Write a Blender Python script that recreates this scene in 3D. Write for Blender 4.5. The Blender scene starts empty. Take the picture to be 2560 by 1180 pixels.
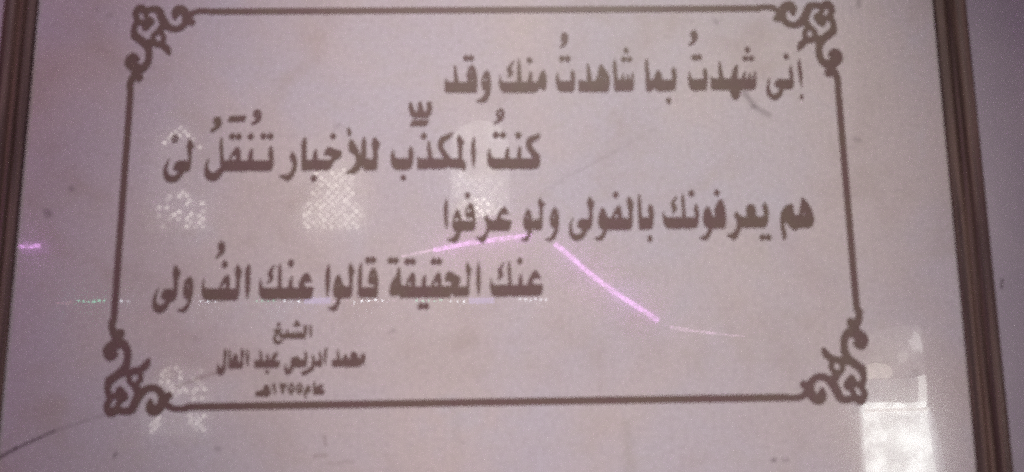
import bpy, bmesh, math, random
import numpy as np
from mathutils import Matrix, Vector
scene = bpy.context.scene
COL = scene.collection

# ------------------------------------------------------------------ camera
CAM_POS = [0.02059, -1.00207, -0.19858]
CAM_ROT = [[0.99993, 0.005044, -0.01072], [-0.009877, -0.144822, -0.989408], [-0.006543, 0.989445, -0.144762]]

cam_data = bpy.data.cameras.new('camera')
cam = bpy.data.objects.new('camera', cam_data)
COL.objects.link(cam)
cam.matrix_world = Matrix.Translation(Vector(CAM_POS)) @ Matrix(CAM_ROT).to_4x4()
cam_data.sensor_fit = 'HORIZONTAL'
cam_data.sensor_width = 36.0
cam_data.lens = 1850.0 / 2560.0 * 36.0
cam_data.clip_start = 0.02
cam_data.clip_end = 100.0
cam_data.dof.use_dof = True
cam_data.dof.focus_distance = 4.05        # the phone caught focus on the reflected room, not on the slab
cam_data.dof.aperture_fstop = 3.3
scene.camera = cam

# ------------------------------------------------------------------ world, lamps, exposure
world = bpy.data.worlds.new('World'); scene.world = world
world.use_nodes = True
bg = world.node_tree.nodes['Background']
bg.inputs['Color'].default_value = (0.62, 0.42, 0.72, 1)
bg.inputs['Strength'].default_value = 0.0

def lamp(name, kind, loc, target, power, color, **kw):
    d = bpy.data.lights.new(name, kind)
    d.energy = power; d.color = color
    for k, v in kw.items(): setattr(d, k, v)
    o = bpy.data.objects.new(name, d); COL.objects.link(o)
    o.location = loc
    o.rotation_euler = (Vector(target) - Vector(loc)).to_track_quat('-Z', 'Y').to_euler()
    return o

scene.view_settings.view_transform = 'Standard'
scene.view_settings.look = 'None'
scene.view_settings.exposure = 0.0
scene.view_settings.gamma = 1.0
scene.cycles.use_denoising = False
scene.cycles.use_adaptive_sampling = False
scene.cycles.use_light_tree = False
scene.cycles.max_bounces = 6
scene.cycles.sample_clamp_indirect = 4.0
#@LIGHTS
# ------------------------------------------------------------------ data: traced in the plaque's own plane, millimetres from its centre
WORDS = {
 1: [
  [["S",[398.0,172.4,0.8],[396.0,165.0,1.78],[395.0,155.8,2.84],[397.7,147.5,3.72],[404.6,144.3,4.43],[411.1,149.3,3.72],[414.2,156.7,3.37]],["P",[406.9,168.2],[410.6,170.5],[425.7,170.3],[430.1,170.6],[432.4,167.7],[431.0,158.5],[426.6,156.2],[415.9,156.2],[405.5,159.9],[405.3,165.0]],["S",[429.5,189.4,1.43],[429.0,180.6,2.67],[430.2,168.6,2.13]],["D",423.7,204.4,4.3,4.9],["S",[442.3,200.6,1.07],[441.6,190.8,2.5],[442.5,176.9,2.67],[442.6,160.3,1.07]],["D",441.8,144.6,3.0,4.4]],
  [["P",[315.3,177.2],[316.8,171.5],[379.0,171.3],[378.5,162.3],[376.0,156.3],[371.5,155.4],[357.3,155.5],[339.6,155.0],[316.6,155.6],[314.0,157.9]],["S",[328.2,195.8,1.25],[328.3,188.3,2.49],[329.7,170.7,3.73]],["S",[352.5,191.0,1.6],[349.9,183.6,3.74],[347.4,170.7,5.33]],["P",[340.5,156.9],[356.5,156.8],[353.7,145.8],[350.4,141.1],[346.8,140.5],[342.7,145.9]],["S",[363.1,181.7,1.25],[361.2,170.6,3.11]],["S",[370.5,178.9,1.6],[369.8,170.6,2.67]],["S",[377.8,180.8,1.6],[376.7,169.7,2.49]],["D",368.7,214.3,4.3,4.9],["D",365.1,201.7,4.5,4.3],["D",374.0,201.7,4.5,4.3],["P",[284.7,182.0],[286.3,177.3],[287.3,170.9],[304.6,170.8],[304.5,177.3],[303.8,182.8],[306.7,187.9],[309.2,183.7],[310.0,174.5],[308.8,163.4],[307.1,155.1],[290.6,154.3],[285.4,156.6],[283.0,163.5],[282.6,173.6]],["D",292.3,203.3,4.6,5.0],["D",299.4,203.7,4.6,5.0],["P",[293.1,244.0],[297.0,241.7],[298.6,236.0],[297.4,230.4],[293.6,224.8],[289.1,222.4],[285.4,221.1],[285.0,222.5],[289.2,226.7],[291.2,230.4],[289.1,234.2],[288.9,240.8]]],
  [["S",[224.2,200.7,1.33],[223.8,192.3,2.67],[225.1,179.4,2.84],[225.5,165.5,3.98]],["P",[222.3,170.1],[232.8,170.1],[235.7,177.5],[238.5,183.0],[241.7,183.5],[244.2,178.4],[245.6,170.1],[260.3,170.0],[260.5,177.4],[259.0,183.9],[262.3,189.4],[264.8,184.8],[265.8,175.5],[264.9,164.5],[262.8,155.3],[259.7,154.4],[244.6,154.0],[241.0,152.6],[237.6,155.4],[233.3,158.6],[230.5,155.4],[226.9,152.6],[224.2,153.1],[222.6,158.2]],["D",253.4,139.7,4.2,4.8]],
  [["P",[177.0,170.7],[205.3,170.6],[204.5,157.3],[202.6,154.1],[179.2,154.2],[177.7,155.5]],["S",[178.8,200.1,1.24],[178.6,192.4,2.66],[179.2,179.5,2.84],[180.0,165.6,2.83]],["S",[190.1,178.5,1.15],[189.4,170.2,2.83]],["S",[197.1,178.0,1.24],[196.9,170.2,2.48]],["S",[203.8,179.4,1.6],[203.4,170.2,2.3]],["D",195.5,213.8,3.9,4.6],["D",191.6,200.8,4.4,4.3],["D",200.0,200.7,4.4,4.3],["P",[158.9,193.4],[161.6,191.1],[166.7,183.2],[170.5,174.9],[171.2,167.5],[170.0,158.3],[167.2,152.8],[129.3,153.4],[127.0,154.8],[127.2,165.8],[127.7,171.3],[129.6,169.0],[134.5,168.4],[149.5,168.5],[152.2,172.2],[154.6,179.6],[156.6,188.8]],["H",158.5,175.4,1.4,1.1],["H",163.7,171.2,1.1,1.1],["S",[140.6,193.5,1.33],[141.3,184.2,2.66],[142.7,167.6,3.71]],["P",[97.4,181.6],[98.6,175.1],[100.3,168.6],[115.7,168.6],[116.7,174.1],[115.9,179.7],[118.7,185.2],[121.3,181.5],[122.0,174.1],[121.4,164.9],[120.3,154.8],[119.0,153.4],[100.5,153.5],[97.0,156.7],[95.4,165.9],[95.0,174.2]],["D",103.9,201.9,4.4,5.0],["D",112.3,201.9,4.4,5.0],["P",[107.7,241.2],[111.6,239.3],[113.4,234.6],[112.8,228.0],[110.5,222.9],[106.0,220.6],[101.9,217.3],[101.1,218.2],[104.2,223.4],[106.1,226.6],[103.5,229.9],[103.1,235.5],[104.5,239.3]]],
  [["P",[15.8,178.1],[17.3,171.6],[20.4,167.2],[68.9,167.1],[71.4,158.6],[68.7,155.0],[65.2,152.2],[59.0,152.2],[56.8,153.6],[53.7,152.3],[44.1,152.3],[41.9,153.7],[39.6,152.3],[21.2,152.4],[17.2,156.0],[15.0,161.5],[14.6,168.9]],["S",[42.8,199.8,1.51],[43.0,184.5,2.65],[43.3,166.0,3.35]],["S",[35.6,198.4,0.97],[30.2,190.1,2.48],[28.8,186.4,3.18],[31.0,181.7,3.54],[30.1,178.1,2.47],[27.0,173.9,0.79]],["S",[59.8,181.7,1.59],[58.8,175.2,2.83],[58.3,166.0,3.97]],["D",57.9,199.7,4.3,5.0],["P",[78.4,184.8],[80.1,180.7],[81.7,170.5],[81.2,161.3],[79.3,155.4],[76.7,156.3],[72.3,160.4],[68.8,157.7],[67.1,166.0],[70.3,170.6],[71.6,176.1],[74.4,181.6]]],
  [["P",[-60.3,173.2],[-59.0,169.1],[-55.4,167.4],[-28.1,167.4],[-16.7,161.6],[-17.6,152.5],[-45.3,152.6],[-47.0,153.9],[-48.8,152.6],[-59.8,152.6],[-61.7,154.0],[-61.8,168.2]],["S",[-47.6,192.1,1.41],[-46.7,180.1,2.56],[-45.3,166.3,3.35]],["P",[-23.3,193.5],[-20.2,190.2],[-17.1,181.0],[-16.2,170.8],[-16.7,156.1],[-17.6,152.5],[-26.4,152.5],[-28.1,167.2],[-29.9,172.7],[-31.2,177.3],[-29.9,183.8],[-27.3,189.3]],["H",-25.5,182.4,1.3,1.3],["H",-22.9,171.1,1.2,1.2],["D",-32.2,203.2,4.6,5.0],["D",-24.7,203.2,4.6,5.0],["P",[-2.1,185.1],[1.4,180.0],[2.7,170.8],[2.9,161.6],[1.8,150.6],[-0.9,143.3],[-5.3,138.7],[-8.8,137.4],[-16.7,139.7],[-18.0,140.6],[-12.3,142.4],[-7.9,146.0],[-5.2,151.5],[-3.9,155.6],[-7.9,156.1],[-9.8,161.6],[-10.1,169.0],[-7.9,178.2],[-5.2,182.8]],["H",-4.3,171.7,1.9,1.9]],
 ],
 2: [
  [["P",[1.0,72.1],[2.3,64.5],[4.0,59.1],[9.2,56.9],[59.6,56.7],[62.2,58.0],[68.4,61.6],[70.9,57.1],[71.3,50.0],[68.2,43.8],[62.9,42.0],[43.0,42.1],[41.3,43.4],[38.6,42.1],[27.4,42.1],[24.8,43.5],[23.0,42.2],[5.7,42.2],[-0.3,46.7],[-2.1,53.8],[-1.6,63.6]],["S",[27.1,72.0,1.31],[25.8,66.2,2.96],[25.3,57.3,3.91]],["S",[43.2,72.0,2.26],[42.3,64.4,3.13],[42.2,57.2,3.48]],["S",[70.5,93.0,1.05],[67.8,87.6,3.32],[59.0,84.0,4.54],[55.9,76.8,4.36],[59.7,67.9,4.35],[66.2,59.8,5.04]],["D",9.8,90.5,4.8,5.4],["D",19.8,90.4,4.8,5.4],["D",41.2,89.9,4.7,5.4],["P",[16.5,129.4],[20.9,126.6],[21.9,120.3],[20.4,113.0],[16.4,110.8],[11.1,108.1],[8.1,105.8],[6.8,107.6],[11.2,112.1],[14.7,114.4],[11.2,117.6],[10.3,123.9]],["H",16.0,122.1,1.5,2.8]],
  [["S",[-20.3,87.9,0.87],[-21.6,77.1,2.87],[-21.2,61.9,3.3],[-21.1,44.6,0.95]],["P",[-98.4,61.3],[-96.6,56.9],[-56.7,56.7],[-42.0,57.1],[-35.9,55.3],[-32.0,51.3],[-32.0,44.2],[-34.6,38.7],[-37.6,43.3],[-53.2,43.8],[-57.1,46.9],[-60.1,43.4],[-79.1,42.6],[-82.6,44.4],[-86.1,42.6],[-98.6,42.7],[-99.3,52.4]],["S",[-50.8,93.4,1.22],[-56.9,88.5,3.66],[-64.7,84.0,4.35],[-67.3,75.5,3.91],[-62.9,65.7,3.91],[-56.7,55.8,4.34]],["S",[-83.4,82.7,1.22],[-83.3,73.8,2.61],[-81.0,55.9,3.64]],["D",-90.4,89.5,4.5,5.2],["P",[-41.7,91.1],[-37.7,86.2],[-34.2,80.8],[-36.8,75.4],[-37.2,55.8],[-42.0,55.8],[-42.5,75.4],[-45.1,84.4]],["P",[-109.8,105.3],[-106.0,112.5],[-83.7,112.5],[-87.5,103.9],[-108.0,104.0]],["P",[-112.0,138.0],[-108.5,138.0],[-105.8,130.7],[-103.5,124.8],[-99.1,124.3],[-99.2,133.4],[-98.4,138.8],[-94.9,138.8],[-93.1,131.5],[-90.4,123.8],[-86.9,124.3],[-86.1,133.3],[-86.2,138.8],[-80.9,138.8],[-79.5,127.9],[-81.6,120.6],[-85.9,116.1],[-106.0,116.2],[-110.5,121.6],[-111.9,129.8]],["P",[-132.8,71.3],[-131.4,64.1],[-128.7,57.5],[-111.3,57.4],[-111.0,62.3],[-111.9,67.6],[-109.0,75.2],[-105.9,70.3],[-104.6,62.3],[-105.2,52.5],[-107.7,43.6],[-113.7,41.4],[-127.5,41.5],[-132.3,44.6],[-135.5,50.8],[-136.1,61.5]],["D",-118.4,30.1,4.1,4.5]],
  [["P",[-192.6,86.0],[-188.6,82.4],[-184.1,75.2],[-180.9,68.1],[-179.5,62.7],[-176.9,64.5],[-176.5,82.4],[-174.0,89.1],[-171.3,84.2],[-169.9,57.4],[-160.3,56.4],[-160.6,68.0],[-162.5,77.0],[-161.8,84.1],[-158.8,88.6],[-154.8,83.2],[-151.2,78.7],[-154.5,69.8],[-154.3,59.1],[-154.9,44.0],[-157.4,41.3],[-172.1,40.9],[-175.3,48.5],[-178.2,43.2],[-184.1,37.4],[-191.8,36.2],[-197.0,36.2],[-197.0,37.9],[-191.1,42.3],[-186.1,47.6],[-183.6,53.0],[-184.6,60.1],[-187.3,63.7],[-193.5,69.0],[-195.4,76.2]],["S",[-193.9,102.2,1.04],[-196.4,98.2,1.91],[-193.7,95.0,2.96],[-195.4,91.4,1.56]],["P",[-254.8,88.5],[-253.7,84.5],[-252.8,55.9],[-236.4,55.8],[-219.1,55.8],[-217.5,59.3],[-220.1,62.0],[-224.5,62.9],[-227.9,62.0],[-227.3,69.2],[-223.9,73.6],[-217.9,73.6],[-214.3,70.9],[-204.3,67.7],[-204.5,61.1],[-208.8,57.5],[-213.9,54.9],[-217.2,48.7],[-219.6,43.4],[-223.8,41.2],[-239.4,41.2],[-242.9,43.0],[-247.1,41.3],[-256.6,40.9],[-258.9,44.4],[-260.0,77.3],[-258.5,84.5]],["S",[-239.9,70.6,1.21],[-240.9,63.0,3.29],[-240.7,55.0,3.63]],["D",-216.6,89.7,4.5,5.0],["D",-241.6,29.7,4.5,5.0],["P",[-272.7,68.5],[-268.6,63.1],[-265.7,56.0],[-265.8,44.4],[-268.5,36.5],[-272.5,29.4],[-277.6,26.4],[-283.7,29.5],[-289.5,33.9],[-285.6,34.8],[-278.8,34.8],[-274.6,37.4],[-271.4,44.5],[-270.7,50.7],[-273.5,55.1],[-275.8,60.4]]],
  [["P",[-363.8,112.7],[-360.2,119.5],[-338.5,119.4],[-340.7,111.7],[-361.6,110.9]],["D",-356.6,89.8,4.7,5.2],["D",-347.5,89.7,4.7,5.2],["D",-331.1,89.7,4.7,5.2],["D",-313.3,90.1,4.7,5.2],["D",-303.4,90.0,4.7,5.2],["P",[-323.2,128.9],[-318.8,126.1],[-317.2,119.8],[-318.2,113.5],[-321.6,109.9],[-326.7,107.6],[-331.0,106.8],[-331.0,108.6],[-326.0,112.6],[-323.5,115.3],[-328.0,118.0],[-328.7,123.4],[-326.7,127.5]],["H",-322.9,121.2,1.1,1.7],["P",[-370.1,55.5],[-300.2,55.2],[-297.9,50.8],[-299.7,42.8],[-302.2,41.0],[-329.8,41.2],[-331.6,42.5],[-334.1,40.7],[-367.6,40.9]],["P",[-348.1,75.0],[-344.9,70.5],[-343.7,63.4],[-343.3,53.6],[-359.6,53.7],[-358.3,61.7],[-355.1,67.0],[-351.9,72.3]],["H",-353.0,59.4,3.1,3.1],["S",[-328.1,70.9,1.73],[-329.9,63.3,3.28],[-329.9,54.4,3.62]],["S",[-302.3,73.9,1.9],[-302.0,65.9,3.63],[-300.5,51.7,3.02]],["S",[-387.8,57.8,1.03],[-390.0,49.4,2.07],[-389.1,40.5,3.87],[-384.9,33.9,6.01],[-378.4,33.0,6.18],[-373.4,36.9,4.98],[-369.4,43.1,4.3]],["S",[-371.2,87.1,1.3],[-371.1,76.0,2.59],[-370.0,63.5,2.59],[-368.2,51.9,3.44]],["P",[-378.5,119.1],[-374.0,116.4],[-372.4,111.0],[-373.4,104.7],[-377.5,101.1],[-384.2,96.6],[-387.3,96.6],[-386.6,100.2],[-382.0,102.9],[-380.4,106.5],[-383.6,110.1],[-383.5,115.5]]],
  [["S",[-441.2,58.4,0.77],[-445.4,48.7,2.15],[-446.1,39.0,3.26],[-441.8,31.5,4.97],[-434.8,29.7,4.97],[-428.2,33.6,4.29],[-424.2,38.9,3.26]],["P",[-431.1,54.4],[-427.7,55.6],[-411.8,55.7],[-411.6,52.1],[-412.5,44.2],[-413.2,41.1],[-418.3,40.2],[-426.8,40.2],[-435.2,42.9],[-435.0,47.8]],["P",[-415.8,87.3],[-412.0,82.4],[-408.4,76.1],[-411.4,70.8],[-411.7,63.7],[-411.3,53.9],[-414.7,53.9],[-416.3,65.5],[-418.5,75.3],[-417.6,81.5]],["D",-435.8,86.9,5.0,6.6],["H",-435.8,86.9,1.7,2.4]],
 ],
 3: [
  [["P",[417.8,-9.3],[420.4,-10.6],[419.9,-17.7],[421.2,-24.7],[426.3,-26.5],[428.5,-19.5],[430.8,-10.7],[432.2,-1.9],[434.9,-0.6],[438.9,-5.5],[443.6,-13.4],[447.3,-23.9],[448.0,-32.7],[445.4,-39.6],[440.8,-42.7],[427.0,-42.6],[421.6,-46.1],[416.6,-43.9],[412.6,-38.6],[407.7,-33.4],[407.1,-29.9],[406.1,-38.6],[407.6,-49.9],[407.6,-56.0],[404.8,-59.9],[403.0,-54.2],[401.7,-40.3],[401.5,-28.1],[403.3,-21.1],[408.0,-14.1],[413.4,-10.2]],["H",434.3,-23.4,2.1,1.2]],
  [["P",[340.6,-19.0],[343.4,-23.0],[348.4,-26.9],[356.2,-27.0],[355.2,-21.7],[354.5,-17.4],[357.0,-11.2],[361.5,-9.1],[366.6,-11.3],[368.0,-17.4],[367.5,-26.2],[373.4,-27.9],[379.6,-26.2],[379.6,-19.2],[377.3,-13.1],[381.6,-6.1],[384.3,-12.2],[385.4,-22.8],[384.4,-32.4],[381.4,-40.2],[377.0,-42.3],[345.9,-41.8],[343.9,-48.7],[340.1,-55.6],[335.6,-59.1],[330.6,-55.6],[326.1,-51.7],[331.7,-51.2],[337.0,-47.8],[340.3,-41.7],[341.9,-35.6],[339.7,-27.8],[338.2,-24.3]],["D",375.3,-55.8,4.6,4.8],["D",383.5,-55.8,4.7,4.8],["P",[301.6,-11.8],[304.9,-15.4],[306.3,-21.5],[308.7,-26.8],[325.9,-27.7],[325.9,-36.4],[323.5,-42.5],[307.1,-42.9],[305.6,-47.6],[303.2,-52.8],[298.6,-58.4],[293.5,-58.4],[288.0,-56.2],[293.7,-54.1],[299.0,-49.3],[301.9,-43.3],[296.9,-39.8],[294.6,-32.8],[294.9,-25.8],[297.0,-17.1]],["P",[319.4,-1.8],[322.7,-4.9],[325.7,-14.6],[326.3,-28.6],[312.9,-28.5],[311.5,-22.4],[310.9,-17.1],[313.8,-9.3]],["D",315.5,7.0,4.3,4.9],["P",[240.4,-18.6],[241.9,-24.7],[244.8,-27.3],[284.5,-27.5],[283.8,-22.3],[282.4,-16.1],[285.7,-8.3],[288.1,-12.7],[289.1,-21.4],[288.1,-32.8],[286.6,-39.7],[283.0,-42.3],[269.2,-42.7],[266.3,-40.9],[264.0,-42.7],[246.0,-42.6],[241.4,-38.6],[239.5,-31.7],[239.3,-24.7]],["S",[268.1,4.6,1.13],[267.8,-3.8,2.34],[268.4,-18.7,2.42],[268.5,-28.3,3.1]],["S",[259.3,2.0,1.04],[253.8,-7.2,2.59],[255.3,-12.5,3.63],[255.6,-16.9,2.59],[252.4,-21.2,0.78]],["D",279.9,6.3,4.3,5.2]],
  [["S",[207.9,4.8,1.21],[207.6,-5.3,2.51],[207.6,-18.4,2.76],[208.5,-31.5,3.27]],["P",[205.2,-27.6],[220.7,-27.6],[220.4,-22.0],[218.9,-15.8],[222.2,-8.4],[225.5,-12.4],[227.0,-20.2],[226.1,-31.6],[224.1,-41.2],[221.0,-43.7],[206.4,-43.7],[205.9,-37.6]],["D",220.5,-56.7,3.9,5.1],["P",[156.4,-12.9],[159.4,-16.4],[161.8,-23.4],[163.4,-27.4],[168.1,-27.8],[170.9,-21.7],[174.5,-14.7],[178.5,-10.4],[181.4,-13.0],[182.5,-20.9],[183.6,-27.9],[192.2,-28.4],[192.9,-18.3],[190.6,-8.7],[190.8,-1.7],[193.6,2.7],[196.4,-2.6],[199.3,-7.0],[197.7,-16.6],[197.4,-27.1],[196.7,-37.5],[194.3,-44.0],[161.7,-43.9],[160.3,-48.6],[158.0,-53.8],[153.6,-58.6],[149.3,-58.5],[144.2,-55.5],[150.3,-54.2],[154.7,-50.3],[157.4,-44.3],[152.3,-41.7],[149.9,-34.7],[151.0,-25.1],[153.3,-18.1]],["H",175.5,-25.2,2.2,2.2],["D",175.0,4.6,4.3,5.0],["S",[116.1,-26.7,0.77],[112.5,-35.4,1.72],[111.9,-44.1,2.57],[113.9,-51.0,3.6],[119.4,-54.5,4.71],[126.7,-52.4,4.11],[131.6,-45.9,3.09]],["P",[123.3,-30.2],[127.6,-28.9],[138.8,-29.0],[141.8,-28.6],[141.7,-35.5],[139.4,-42.5],[135.1,-44.2],[128.2,-43.7],[121.8,-39.8],[121.9,-34.6]],["P",[138.7,2.5],[142.0,-1.4],[145.4,-6.7],[142.6,-14.6],[142.2,-31.2],[138.3,-31.2],[137.8,-16.3],[135.4,-5.8]]],
  [["P",[90.6,-12.1],[94.0,-16.5],[96.0,-26.1],[95.8,-39.1],[93.0,-49.5],[89.1,-56.4],[83.9,-59.4],[76.7,-56.8],[82.2,-55.5],[86.6,-51.2],[89.2,-45.2],[91.0,-41.3],[86.7,-39.9],[83.8,-33.9],[83.9,-26.0],[86.2,-18.2]],["H",88.7,-25.2,1.5,1.5],["P",[70.1,0.7],[73.5,-4.1],[77.3,-6.8],[74.2,-12.9],[73.2,-28.6],[73.0,-39.9],[70.4,-43.8],[63.5,-43.7],[61.4,-40.7],[61.8,-32.0],[62.8,-29.0],[69.7,-29.4],[69.9,-13.7],[67.4,-5.8]],["P",[53.5,-14.5],[56.5,-17.2],[58.6,-25.0],[60.2,-32.0],[60.1,-42.4],[57.5,-49.3],[54.8,-56.2],[49.7,-59.7],[42.9,-57.0],[47.2,-55.3],[51.5,-52.8],[54.1,-45.0],[49.8,-43.2],[47.3,-37.1],[47.8,-28.5],[50.0,-20.6]],["H",53.0,-25.9,1.5,1.5]],
  [["P",[-4.1,-22.1],[-1.5,-26.5],[2.8,-30.4],[9.6,-30.4],[10.9,-25.7],[14.0,-18.7],[18.3,-12.6],[21.7,-11.8],[25.1,-16.1],[27.7,-21.8],[23.4,-21.4],[18.2,-21.3],[15.7,-23.1],[16.5,-26.6],[20.8,-29.6],[31.1,-31.0],[29.7,-37.1],[28.4,-42.3],[25.0,-44.4],[0.2,-44.3],[-1.6,-49.0],[-5.0,-57.7],[-9.3,-61.5],[-13.5,-57.6],[-18.2,-53.3],[-13.5,-53.3],[-8.4,-51.6],[-4.1,-45.6],[-2.8,-38.6],[-4.1,-31.7],[-6.2,-27.3]],["P",[-25.6,-5.8],[-22.1,-8.9],[-19.5,-17.7],[-18.2,-32.5],[-22.1,-32.5],[-22.1,-26.8],[-24.7,-25.9],[-29.0,-26.8],[-32.4,-22.8],[-32.4,-17.6],[-29.9,-11.5]],["H",-27.7,-16.3,2.4,2.4],["P",[-43.6,-14.5],[-40.6,-17.6],[-38.4,-24.6],[-38.0,-29.8],[-35.8,-31.1],[-18.5,-31.2],[-18.7,-38.6],[-20.8,-44.2],[-37.5,-44.5],[-39.6,-48.0],[-40.9,-54.0],[-44.3,-60.0],[-48.5,-60.4],[-56.2,-57.4],[-55.4,-55.7],[-50.3,-54.8],[-46.0,-50.5],[-44.3,-45.4],[-48.2,-43.6],[-50.2,-38.4],[-49.5,-29.7],[-47.0,-20.2]],["H",-44.4,-28.9,2.1,2.1],["D",-29.5,4.7,4.0,5.0],["P",[-57.4,0.9],[-56.9,-5.3],[-57.1,-27.9],[-56.5,-36.6],[-58.4,-41.4],[-59.8,-36.6],[-61.6,-22.7],[-61.7,-9.6],[-60.0,-4.4]]],
 ],
 4: [
  [["P",[2.7,-109.1],[3.2,-114.2],[5.3,-118.9],[51.8,-119.6],[53.6,-112.8],[57.1,-105.1],[61.4,-100.0],[64.8,-100.1],[68.1,-106.1],[70.2,-110.7],[65.5,-109.9],[60.4,-110.7],[58.3,-113.7],[59.5,-117.9],[73.0,-119.3],[72.1,-125.6],[70.3,-132.4],[66.9,-133.6],[44.9,-133.9],[41.6,-133.0],[39.0,-134.3],[28.9,-133.8],[26.8,-132.5],[23.8,-134.6],[7.7,-134.5],[3.5,-130.3],[1.4,-122.7],[1.9,-114.2]],["S",[27.5,-87.5,1.11],[27.4,-97.3,2.38],[28.2,-110.9,2.21],[28.5,-120.3,2.88]],["S",[20.2,-88.7,0.77],[15.5,-96.4,2.21],[15.1,-101.5,3.57],[16.3,-105.8,2.97],[11.6,-112.1,0.76]],["S",[43.3,-104.6,1.19],[42.6,-111.0,2.71],[42.5,-119.5,3.22]],["D",41.9,-86.7,3.9,5.1]],
  [["P",[-122.8,-93.1],[-120.6,-98.2],[-120.1,-106.7],[-119.5,-115.2],[-117.4,-119.4],[-113.1,-119.5],[-111.5,-113.5],[-108.2,-106.8],[-103.7,-100.8],[-100.6,-105.1],[-100.1,-113.6],[-100.5,-120.4],[-91.2,-121.3],[-90.8,-113.6],[-89.6,-108.6],[-86.7,-104.3],[-85.4,-110.3],[-85.7,-120.5],[-78.5,-120.5],[-76.0,-112.9],[-72.7,-105.3],[-68.5,-101.0],[-65.5,-104.4],[-64.6,-112.1],[-65.0,-119.7],[-52.3,-120.6],[-50.6,-118.1],[-51.5,-114.7],[-55.7,-113.0],[-59.9,-113.8],[-59.1,-106.2],[-56.6,-101.1],[-52.4,-100.7],[-47.3,-103.7],[-39.2,-108.0],[-39.6,-113.9],[-41.3,-119.0],[-43.0,-120.7],[-31.1,-121.2],[-29.5,-117.4],[-29.5,-105.5],[-31.6,-97.0],[-31.2,-90.1],[-29.1,-87.6],[-27.0,-92.7],[-24.0,-97.0],[-26.1,-105.5],[-26.9,-117.4],[-26.9,-129.3],[-29.0,-133.5],[-47.1,-133.8],[-48.8,-130.8],[-51.4,-129.1],[-53.0,-135.0],[-87.6,-135.2],[-90.2,-133.5],[-92.7,-135.2],[-119.7,-135.5],[-122.3,-129.5],[-124.8,-132.1],[-128.1,-132.9],[-134.0,-131.2],[-134.6,-126.1],[-132.6,-116.8],[-129.3,-110.0],[-126.0,-106.7],[-124.5,-98.2]],["H",-107.7,-116.9,2.4,2.4],["H",-71.8,-117.1,2.4,2.4],["H",-125.9,-116.4,0.9,0.9],["D",-134.0,-84.9,4.4,5.1],["D",-126.8,-84.9,4.4,5.1],["D",-111.1,-86.3,4.4,5.1],["D",-103.4,-86.3,4.4,5.1],["D",-75.4,-86.5,4.4,5.1],["D",-67.8,-86.5,4.4,5.1],["D",-92.1,-147.0,4.4,5.1],["D",-85.0,-147.0,4.4,5.1],["P",[-14.2,-86.8],[-12.5,-95.4],[-11.7,-109.9],[-12.5,-126.8],[-14.2,-132.7],[-15.9,-125.9],[-17.2,-110.7],[-16.8,-97.1]]],
  [["P",[-174.1,-87.7],[-172.8,-91.1],[-172.1,-121.6],[-150.6,-120.9],[-150.4,-130.2],[-152.0,-134.8],[-175.6,-134.7],[-177.0,-130.1],[-177.3,-104.7],[-176.5,-94.5]],["P",[-156.6,-94.6],[-153.6,-98.0],[-150.9,-106.5],[-149.8,-116.7],[-150.6,-122.2],[-154.6,-122.2],[-154.9,-117.5],[-158.3,-116.7],[-161.7,-116.6],[-163.9,-112.4],[-162.8,-104.8],[-160.4,-98.0]],["H",-158.1,-105.6,1.4,1.4],["D",-164.5,-84.3,4.4,5.1],["D",-157.3,-83.9,4.4,5.1],["P",[-203.8,-103.7],[-201.1,-107.1],[-198.8,-114.7],[-195.3,-119.8],[-188.6,-120.7],[-188.9,-108.8],[-190.8,-100.3],[-190.1,-91.8],[-188.1,-87.6],[-185.9,-92.7],[-182.3,-98.7],[-184.7,-106.3],[-184.8,-119.9],[-185.0,-128.3],[-187.4,-135.1],[-200.8,-135.4],[-201.4,-142.5],[-204.6,-150.1],[-208.7,-153.0],[-217.2,-148.7],[-212.2,-147.5],[-207.3,-144.2],[-204.1,-136.6],[-209.3,-132.4],[-210.8,-124.8],[-209.4,-114.7],[-207.1,-107.0]],["H",-204.6,-118.5,1.2,1.2],["P",[-217.3,-89.1],[-215.8,-96.0],[-215.4,-109.5],[-215.9,-121.4],[-217.3,-131.5],[-218.5,-134.5],[-219.5,-129.8],[-221.2,-112.9],[-221.2,-100.2],[-219.3,-93.4]]],
  [["P",[-309.1,-107.3],[-308.0,-114.1],[-305.6,-120.0],[-302.2,-121.3],[-256.8,-121.6],[-257.0,-116.1],[-255.4,-111.0],[-252.3,-105.1],[-247.4,-100.9],[-243.9,-102.6],[-241.2,-108.6],[-239.3,-113.6],[-243.6,-112.8],[-248.6,-113.2],[-250.2,-116.1],[-249.2,-120.4],[-237.0,-120.4],[-238.0,-128.0],[-239.5,-133.9],[-242.8,-136.4],[-268.0,-136.3],[-270.6,-135.0],[-272.2,-136.7],[-282.3,-136.2],[-284.0,-134.9],[-286.5,-136.6],[-303.3,-136.5],[-308.0,-133.5],[-309.9,-127.6],[-310.3,-119.2]],["S",[-283.4,-89.2,1.27],[-283.3,-99.8,2.62],[-282.8,-112.6,2.53],[-282.4,-121.9,3.03]],["S",[-290.4,-90.9,1.01],[-294.0,-95.5,2.11],[-296.2,-102.3,3.37],[-293.9,-107.4,2.7],[-296.3,-111.6,2.11],[-300.4,-115.0,0.76]],["S",[-266.6,-106.3,1.35],[-268.4,-114.3,2.86],[-268.1,-121.9,3.54]],["D",-268.8,-88.0,4.4,5.6]],
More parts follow.
